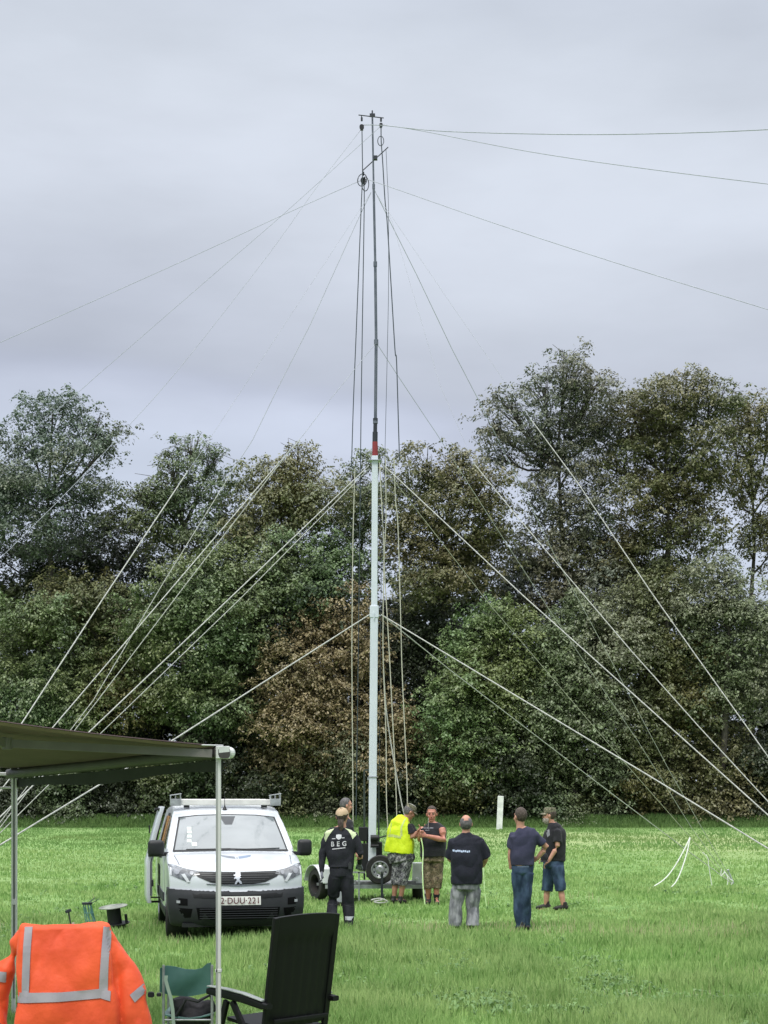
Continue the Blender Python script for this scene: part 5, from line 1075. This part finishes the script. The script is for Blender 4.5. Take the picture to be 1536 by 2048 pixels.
    for l in legs:
        an = P(l['a']); fd_ = Vector(l.get('f', (0, 1, 0))).normalized(); z0 = an.z; q = MB(O); base = Vector((an.x, an.y, .045))
        q.loft([base - fd_ * .075, base - fd_ * .05 + up * .01, base + fd_ * .04 + up * .005, base + fd_ * .13 - up * .008, base + fd_ * .175 - up * .018], [(.030, .030), (.042, .046), (.044, .044), (.046, .032), (.026, .018)], ref=fd_.cross(up), seg=14, power=2.6); q.loft([base + up * .0 - fd_ * .02, base + up * .10 - fd_ * .015], [.046, .044], seg=14)
        link('shoe', remesh(q.mesh(), .010, 2), shoes, root)
        if sock: q = MB(O); q.loft([base + up * .08 - fd_ * .015, an + up * sock], [.052, .064], seg=14); q.build('sock', BLKC, root, smooth=True)
    for hb in hands: link('glove', remesh(hb.mesh(), .006, 2), gloves, root)
    return dict(root=root, O=O, P=P, shirt=so_, sb=bvh_of(sm_), pants=po, pb=bvh_of(pm), D=D)
def pdrape(q, nm, m, poly, which='sb', par='shirt', off=.001, th=.003, cuts=4):
    me = drape(poly, lambda x, y: W(x, y, q['D'] - 1.5) - q['O'], (0, 1, 0), q[which], off, th, cuts); return link(nm, me, m, q['root'], False)
def fixx(poly, D): return [(768 + (x - 768) * D / (D - 1.5), HZ + (y - HZ) * D / (D - 1.5)) for x, y in poly]

# 1 man in workwear walking away
q = person('person in black workwear with BEG on the back and a beige cap, walking away', 22.4, (684.5, 1634.5), (.25, 1, 0), 
 [(682, 1735, 0, .185, .125), (682, 1722, 0, .185, .12), (682, 1700, 0, .205, .125), (681, 1680, 0, .235, .13), (682, 1668, 0, .23, .12), (683, 1658, 0, .15, .085), (684, 1654, 0, .075, .065)],
 [dict(s=(657, 1668), e=(644, 1708, .02), w=(643.5, 1745, -.04), hd=(.10, -.1, -1), hs=(0, 1, 0), curl=.55), dict(s=(708, 1668), e=(721, 1706, -.02), w=(719, 1728, .14), hd=(-.2, .5, -.7), curl=.5)],
 [dict(h=(671, 1752), k=(665, 1805, .12), a=(663, 1846, -.18)), dict(h=(694, 1752), k=(697, 1808, .05), a=(697, 1850, .0))],
 shirt=BLACKT, sleeve=1., pants=BLACKT, pant_r=(.105, .085, .075), hair=HAIRB, long_hair=True, cap=(BEIGE, 'ball'), gloves=mat('glove_grey', (.25, .26, .30), .7, col2=(.08, .08, .1), nscale=30), face_on=False, neck=(684, 1652), shoes=BLKC)
z = lambda p: fixx(p, 22.4)
pdrape(q, 'shoulder_patch', HVP, z([(669, 1656.5), (654, 1661), (646, 1669), (651.5, 1684), (656, 1674), (662, 1665)])); pdrape(q, 'shoulder_patch', HVP, z([(689, 1655.5), (706, 1661), (717, 1665), (705.5, 1678), (702, 1669), (697, 1661)]))
LOGO = mat('print_white', (.70, .70, .72), .6)
pdrape(q, 'back_print', LOGO, z([(673, 1669), (678, 1668.2), (683.5, 1669), (683.5, 1675), (680.5, 1678), (678, 1678.6), (675, 1677.5), (672.6, 1674.5)]), cuts=2); pdrape(q, 'back_print', LOGO, z([(664.5, 1676.3), (671.5, 1676.1), (671.5, 1677.5), (664.5, 1677.7)]), cuts=1); pdrape(q, 'back_print', LOGO, z([(684.5, 1674.6), (689.5, 1674.4), (689.5, 1675.8), (684.5, 1676)]), cuts=1); pdrape(q, 'back_print', LOGO, z([(665, 1697), (691, 1694), (691, 1695.6), (665, 1698.6)]), cuts=2)
def ptext(q, txt, cx, cy, wpx, hpx, m, nm='back_print', slope=0., bold=.006):
    t = text_mesh(txt, 1, 1.12, bold=.02); xs_ = [v.co.x for v in t.vertices]; ys_ = [v.co.y for v in t.vertices]; s_ = F / q['D']; kx = wpx / s_ / (max(xs_) - min(xs_)); ky = hpx / s_ / (max(ys_) - min(ys_)); mx_ = (max(xs_) + min(xs_)) / 2; my_ = (max(ys_) + min(ys_)) / 2
    c = W(cx, cy, q['D']) - q['O']
    for v in t.vertices:
        x = (v.co.x - mx_) * kx; zz = (v.co.y - my_) * ky + x * slope; p = c + Vector((x, -1.5, zz)); h = q['sb'].ray_cast(p, Vector((0, 1, 0)), 3); v.co = (h[0] if h[0] else c + Vector((x, 0, zz))) + Vector((0, -.014, 0))
    link(nm, t, m, q['root'], False)
ptext(q, 'B E G', 678, 1687, 30, 10, LOGO, slope=.04)
pdrape(q, 'reflective_band', mat('reflective_white', (.55, .58, .60), .4), z([(686, 1832), (708, 1832.5), (708, 1840), (686, 1839.5)]), 'pb', 'pants')
pdrape(q, 'knee_seam', mat('seam_grey', (.05, .05, .055), .8), z([(654, 1808), (674, 1809), (674, 1810), (654, 1809)]), 'pb'); pdrape(q, 'knee_seam', MATS['seam_grey'], z([(687, 1809), (707, 1813), (707, 1814), (687, 1810)]), 'pb')
b = MB((0, 0, 0)); c = W(700, 1733, 22.28); b.box(c, (.05, .03, .08)); b.box(c + Vector((0, -.01, .05)), (.025, .012, .03)); o = b.build('tool_pouch', mat('pouch_dark', (.03, .035, .035), .6), q['root'], bevel=.006); o.location = -q['O']

# 2 man half hidden behind
q = person('grey haired person in a dark top, half hidden behind the beige cap', 27.2, (692.5, 1612), (1, .25, -.08), 
 [(690, 1722, 0, .15, .20), (690, 1700, 0, .15, .20), (691, 1675, 0, .15, .21), (692, 1655, 0, .14, .20), (693, 1643, 0, .12, .15), (692, 1636, 0, .07, .07)],
 [dict(s=(686, 1655, .12), e=(692, 1684, .14), w=(706, 1700, .1), curl=.6, hs=(0, 1, 0)), dict(s=(700, 1655, -.12), e=(704, 1686, -.1), w=(712, 1706, -.1), curl=.6, hs=(0, 1, 0))],
 [dict(h=(690, 1722, .09), k=(691, 1766, .05), a=(688, 1806, .08), f=(1, .2, 0)), dict(h=(684, 1722, -.09), k=(683, 1766, -.1), a=(681.5, 1803, -.1), f=(1, .2, 0))],
 yaw=R(90) * 0, shirt=BLKC, pants=LTT, hair=HAIRG, neck=(691, 1634), sleeve=.6)

# 3 man in the yellow vest
q = person('person in a yellow safety vest and grey camouflage shorts, camouflage cap, bent over the rope', 27.7, (818.5, 1625), (.85, .30, -.45),
 [(798, 1706, 0, .265, .17), (799, 1696, 0, .262, .17), (800, 1680, 0, .245, .165), (801, 1660, 0, .225, .155), (803, 1648, 0, .20, .14), (808, 1640, 0, .14, .11), (813, 1636, .02, .075, .075)],
 [dict(s=(818, 1652, -.10), e=(824, 1676, -.14), w=(834, 1664, -.16), hd=(.5, 0, .7), hs=(0, -1, .2), curl=.6), dict(s=(822, 1652, .12), e=(832, 1676, .10), w=(840, 1659, .06), hd=(.6, -.2, .3), hs=(0, -1, .2), curl=.6)],
 [dict(h=(797, 1722, .05), k=(791, 1764, .05), a=(788, 1795, .05), f=(.5, .8, 0)), dict(h=(813, 1722, -.05), k=(806, 1764, -.05), a=(801.5, 1796, -.02), f=(.5, .8, 0))],
 yaw=R(-20), shirt=HV, vest=1, sleeve_m=BLKC, pants=CAMO1, pant_len=.7, pant_r=(.105, .092, .088), hair=HAIRG, cap=(CAMOC, 'kepi', mat('cap_pale_top', (.5, .5, .45), .8)), neck=(813, 1636), skin=SKIN2)
z = lambda p: fixx(p, 27.7)
VT = mat('vest_tape', (.52, .60, .16), .5, col2=(.42, .50, .18), nscale=30); pdrape(q, 'vest_tape', VT, z([(771, 1669), (785, 1668), (802, 1672), (802, 1677), (785, 1673.5), (771, 1674)])); pdrape(q, 'vest_tape', VT, z([(809, 1636), (812, 1637), (804, 1655), (805, 1672), (800, 1672), (801, 1653)])); pdrape(q, 'vest_seam', VT, z([(782, 1646), (783.5, 1646), (780, 1668), (778.5, 1668)]))

# 4 sleeveless man facing us
q = person('heavy person in a black sleeveless shirt and brown camouflage shorts, facing the camera', 27.6, (863.5, 1629), (-.12, -1, -.08),
 [(866, 1713, 0, .22, .185), (866, 1700, 0, .23, .20), (866, 1685, 0, .235, .19), (866, 1668, 0, .235, .165), (866, 1657, 0, .225, .14), (865, 1650, 0, .15, .10), (864, 1645, 0, .085, .075)],
 [dict(s=(884, 1658, -.12), e=(888, 1680, -.20), w=(853, 1672, -.34), hd=(-1, -.2, .25), hs=(0, 0, 1), curl=.65, r=1.25), dict(s=(845, 1657, .0), e=(840, 1680, -.10), w=(840, 1671, -.30), hd=(.2, -.4, .7), hs=(1, 0, 0), curl=.6, r=1.2)],
 [dict(h=(855, 1722, 0), k=(856, 1772, -.03), a=(857, 1797, .05), f=(-.2, -1, 0)), dict(h=(876, 1722, 0), k=(873, 1772, -.03), a=(873, 1797, .0), f=(.1, -1, 0))],
 shirt=BLKC, sleeve=0, pants=CAMO2, pant_len=.7, pant_r=(.108, .096, .092), hsz=1.14, hair=HAIRB, neck=(864, 1645), sock=.085, skin=mat('skin_ruddy', (.50, .235, .165), .5, col2=(.42, .16, .115), nscale=12))
z = lambda p: fixx(p, 27.6)
PRG = mat('print_grey', (.22, .22, .24), .7)
for (x0, x1, y) in ((843, 847, 1654.5), (848, 852, 1654.8), (853, 858, 1655), (859, 866, 1654.7), (850, 855, 1659.3), (856, 858, 1659)): pdrape(q, 'shirt_print', PRG, z([(x0, y), (x1, y + .2), (x1, y + 1.7), (x0, y + 1.5)]), cuts=1)
b = MB(q['O']); b.tube([W(857, 1636, 27.42), W(856.5, 1645, 27.38), W(856.5, 1655, 27.38)], .004, 6); b.build('hanging_cord', ROPW, q['root'], smooth=True)
b = MB(q['O']); b.lathe(W(853, 1672.5, 27.30), (-1, 0, 0), [(-.015, .030), (-.015, .036), (.015, .036), (.015, .030)], 14); b.build('watch', WATCH, q['root'])

# 5 stout man from behind, grey trousers
q = person('balding person from behind in a loose black T-shirt and baggy grey trousers', 22.2, (932, 1649), (.05, 1, -.1),
 [(933, 1768, 0, .215, .165), (933, 1750, 0, .22, .175), (933, 1725, 0, .225, .175), (933, 1700, 0, .225, .16), (933, 1686, 0, .23, .14), (933, 1678, 0, .21, .12), (932, 1670, 0, .12, .085), (932, 1666, 0, .075, .07)],
 [dict(s=(909, 1682), e=(899, 1718, .06), w=(906, 1722, .26), hide=True), dict(s=(957, 1682), e=(971, 1716, .06), w=(967, 1730, .24), hd=(-.6, .5, -.3), hs=(0, 0, 1), curl=.7, r=1.1)],
 [dict(h=(916, 1778), k=(912, 1815, .0), a=(911, 1850, .0)), dict(h=(947, 1778), k=(945, 1815, .02), a=(945, 1850, -.02))],
 shirt=mat('dark_navy_black', (.009, .010, .018), .9, col2=(.014, .016, .026), nscale=7, bump=.25, bscale=50), pants=GREYT, pant_r=(.108, .092, .102), hair=HAIRG, bald=True, face_on=False, neck=(932, 1666), pant_top=(933, 1755), sleeve_r=1.22, sleeve=.85)
z = lambda p: fixx(p, 22.2); BP = mat('print_blue_white', (.48, .58, .75), .6)
xx = 904.5
for i, w_ in enumerate((5, 3.2, 3.6, 3.2, 3.6, 3, 3.6, 3.4, 3.2)):
    if xx + w_ > 942: break
    y = 1698.5 + (xx - 905) * .045 + (.8 if i % 3 == 1 else 0); pdrape(q, 'back_print', BP, z([(xx, y), (xx + w_ * .85, y + .3), (xx + w_ * .85, y + 4.2), (xx, y + 3.6)]), cuts=1); xx += w_ + .35

# 6 tall man in jeans, hand on hip
q = person('person from behind in dark blue T-shirt and long jeans, hand on the hip', 22.1, (1040.5, 1634.5), (-.55, 1, 0),
 [(1045, 1731, 0, .165, .115), (1045, 1718, 0, .165, .115), (1046, 1700, 0, .175, .12), (1047, 1684, 0, .195, .12), (1047, 1672, 0, .205, .115), (1046, 1664, 0, .17, .095), (1042, 1657, 0, .08, .07)],
 [dict(s=(1026, 1671), e=(1021, 1708, .02), w=(1022, 1738, .08), hd=(.1, .5, -1), hs=(1, 0, 0), hide=True), dict(s=(1069, 1671), e=(1093, 1694, .06), w=(1074, 1717, .10), hd=(-.9, .5, -.4), hs=(0, 0, 1), curl=.3)],
 [dict(h=(1034, 1745), k=(1037, 1797, .04), a=(1041, 1852, .02), f=(-.4, 1, 0)), dict(h=(1056, 1745), k=(1051, 1800, .02), a=(1052, 1852, .10), f=(-.2, 1, 0))],
 yaw=R(12), shirt=NAVY, pants=DNIM, pant_r=(.093, .078, .070), hair=HAIRB, face_on=False, neck=(1041, 1658), sleeve=.62)
z = lambda p: fixx(p, 22.1); pdrape(q, 'belt', mat('belt_blue', (.10, .14, .20), .7), z([(1022, 1731), (1068, 1731), (1068, 1734), (1022, 1734)]), 'pb', cuts=3)

# 7 bearded man in profile
q = person('bearded person in profile with camouflage cap, black T-shirt and denim shorts', 26.3, (1099, 1632), (-1, .18, 0),
 [(1107, 1722, 0, .135, .185), (1107, 1710, 0, .138, .20), (1108, 1695, 0, .14, .20), (1109, 1675, 0, .15, .195), (1109, 1662, 0, .15, .17), (1108, 1653, 0, .13, .12), (1105, 1647, 0, .075, .075)],
 [dict(s=(1114, 1661, -.12), e=(1115, 1692, -.16), w=(1097, 1723, -.16), hd=(-.7, 0, -.6), hs=(0, -1, 0), curl=.6), dict(s=(1102, 1661, .14), e=(1096, 1692, .16), w=(1087, 1714, .10), hd=(-.7, 0, -.6), hs=(0, -1, 0), curl=.6)],
 [dict(h=(1100, 1733, .04), k=(1094, 1782, .06), a=(1092, 1811, .08), f=(-1, .1, 0)), dict(h=(1114, 1733, -.06), k=(1122, 1782, -.10), a=(1127, 1811, -.12), f=(-1, .1, 0))],
 yaw=R(90), shirt=BLKC, pants=DNIM, pant_len=.62, pant_r=(.112, .098, .092), hair=HAIRB, beard=BEARD, cap=(CAMOC, 'kepi'), neck=(1104, 1649), sleeve=.66, skin=SKIN)
z = lambda p: fixx(p, 26.3); pdrape(q, 'chest_print', PRG, z([(1091, 1662), (1097, 1658), (1098, 1670), (1093, 1674)]), cuts=2)
b = MB((0, 0, 0)); c = W(1089, 1715, 26.05); b.ell(c, (.07, .05, .075), seg=16, rings=10); b.box(c + Vector((-.01, -.02, -.07)), (.13, .08, .012)); me = folds(remesh(b.mesh(), .010, 2), .006, 14); o = link('black_hat', me, BLKC); tag(o, 'black cloth hat held at the waist by the bearded man', 'hat')
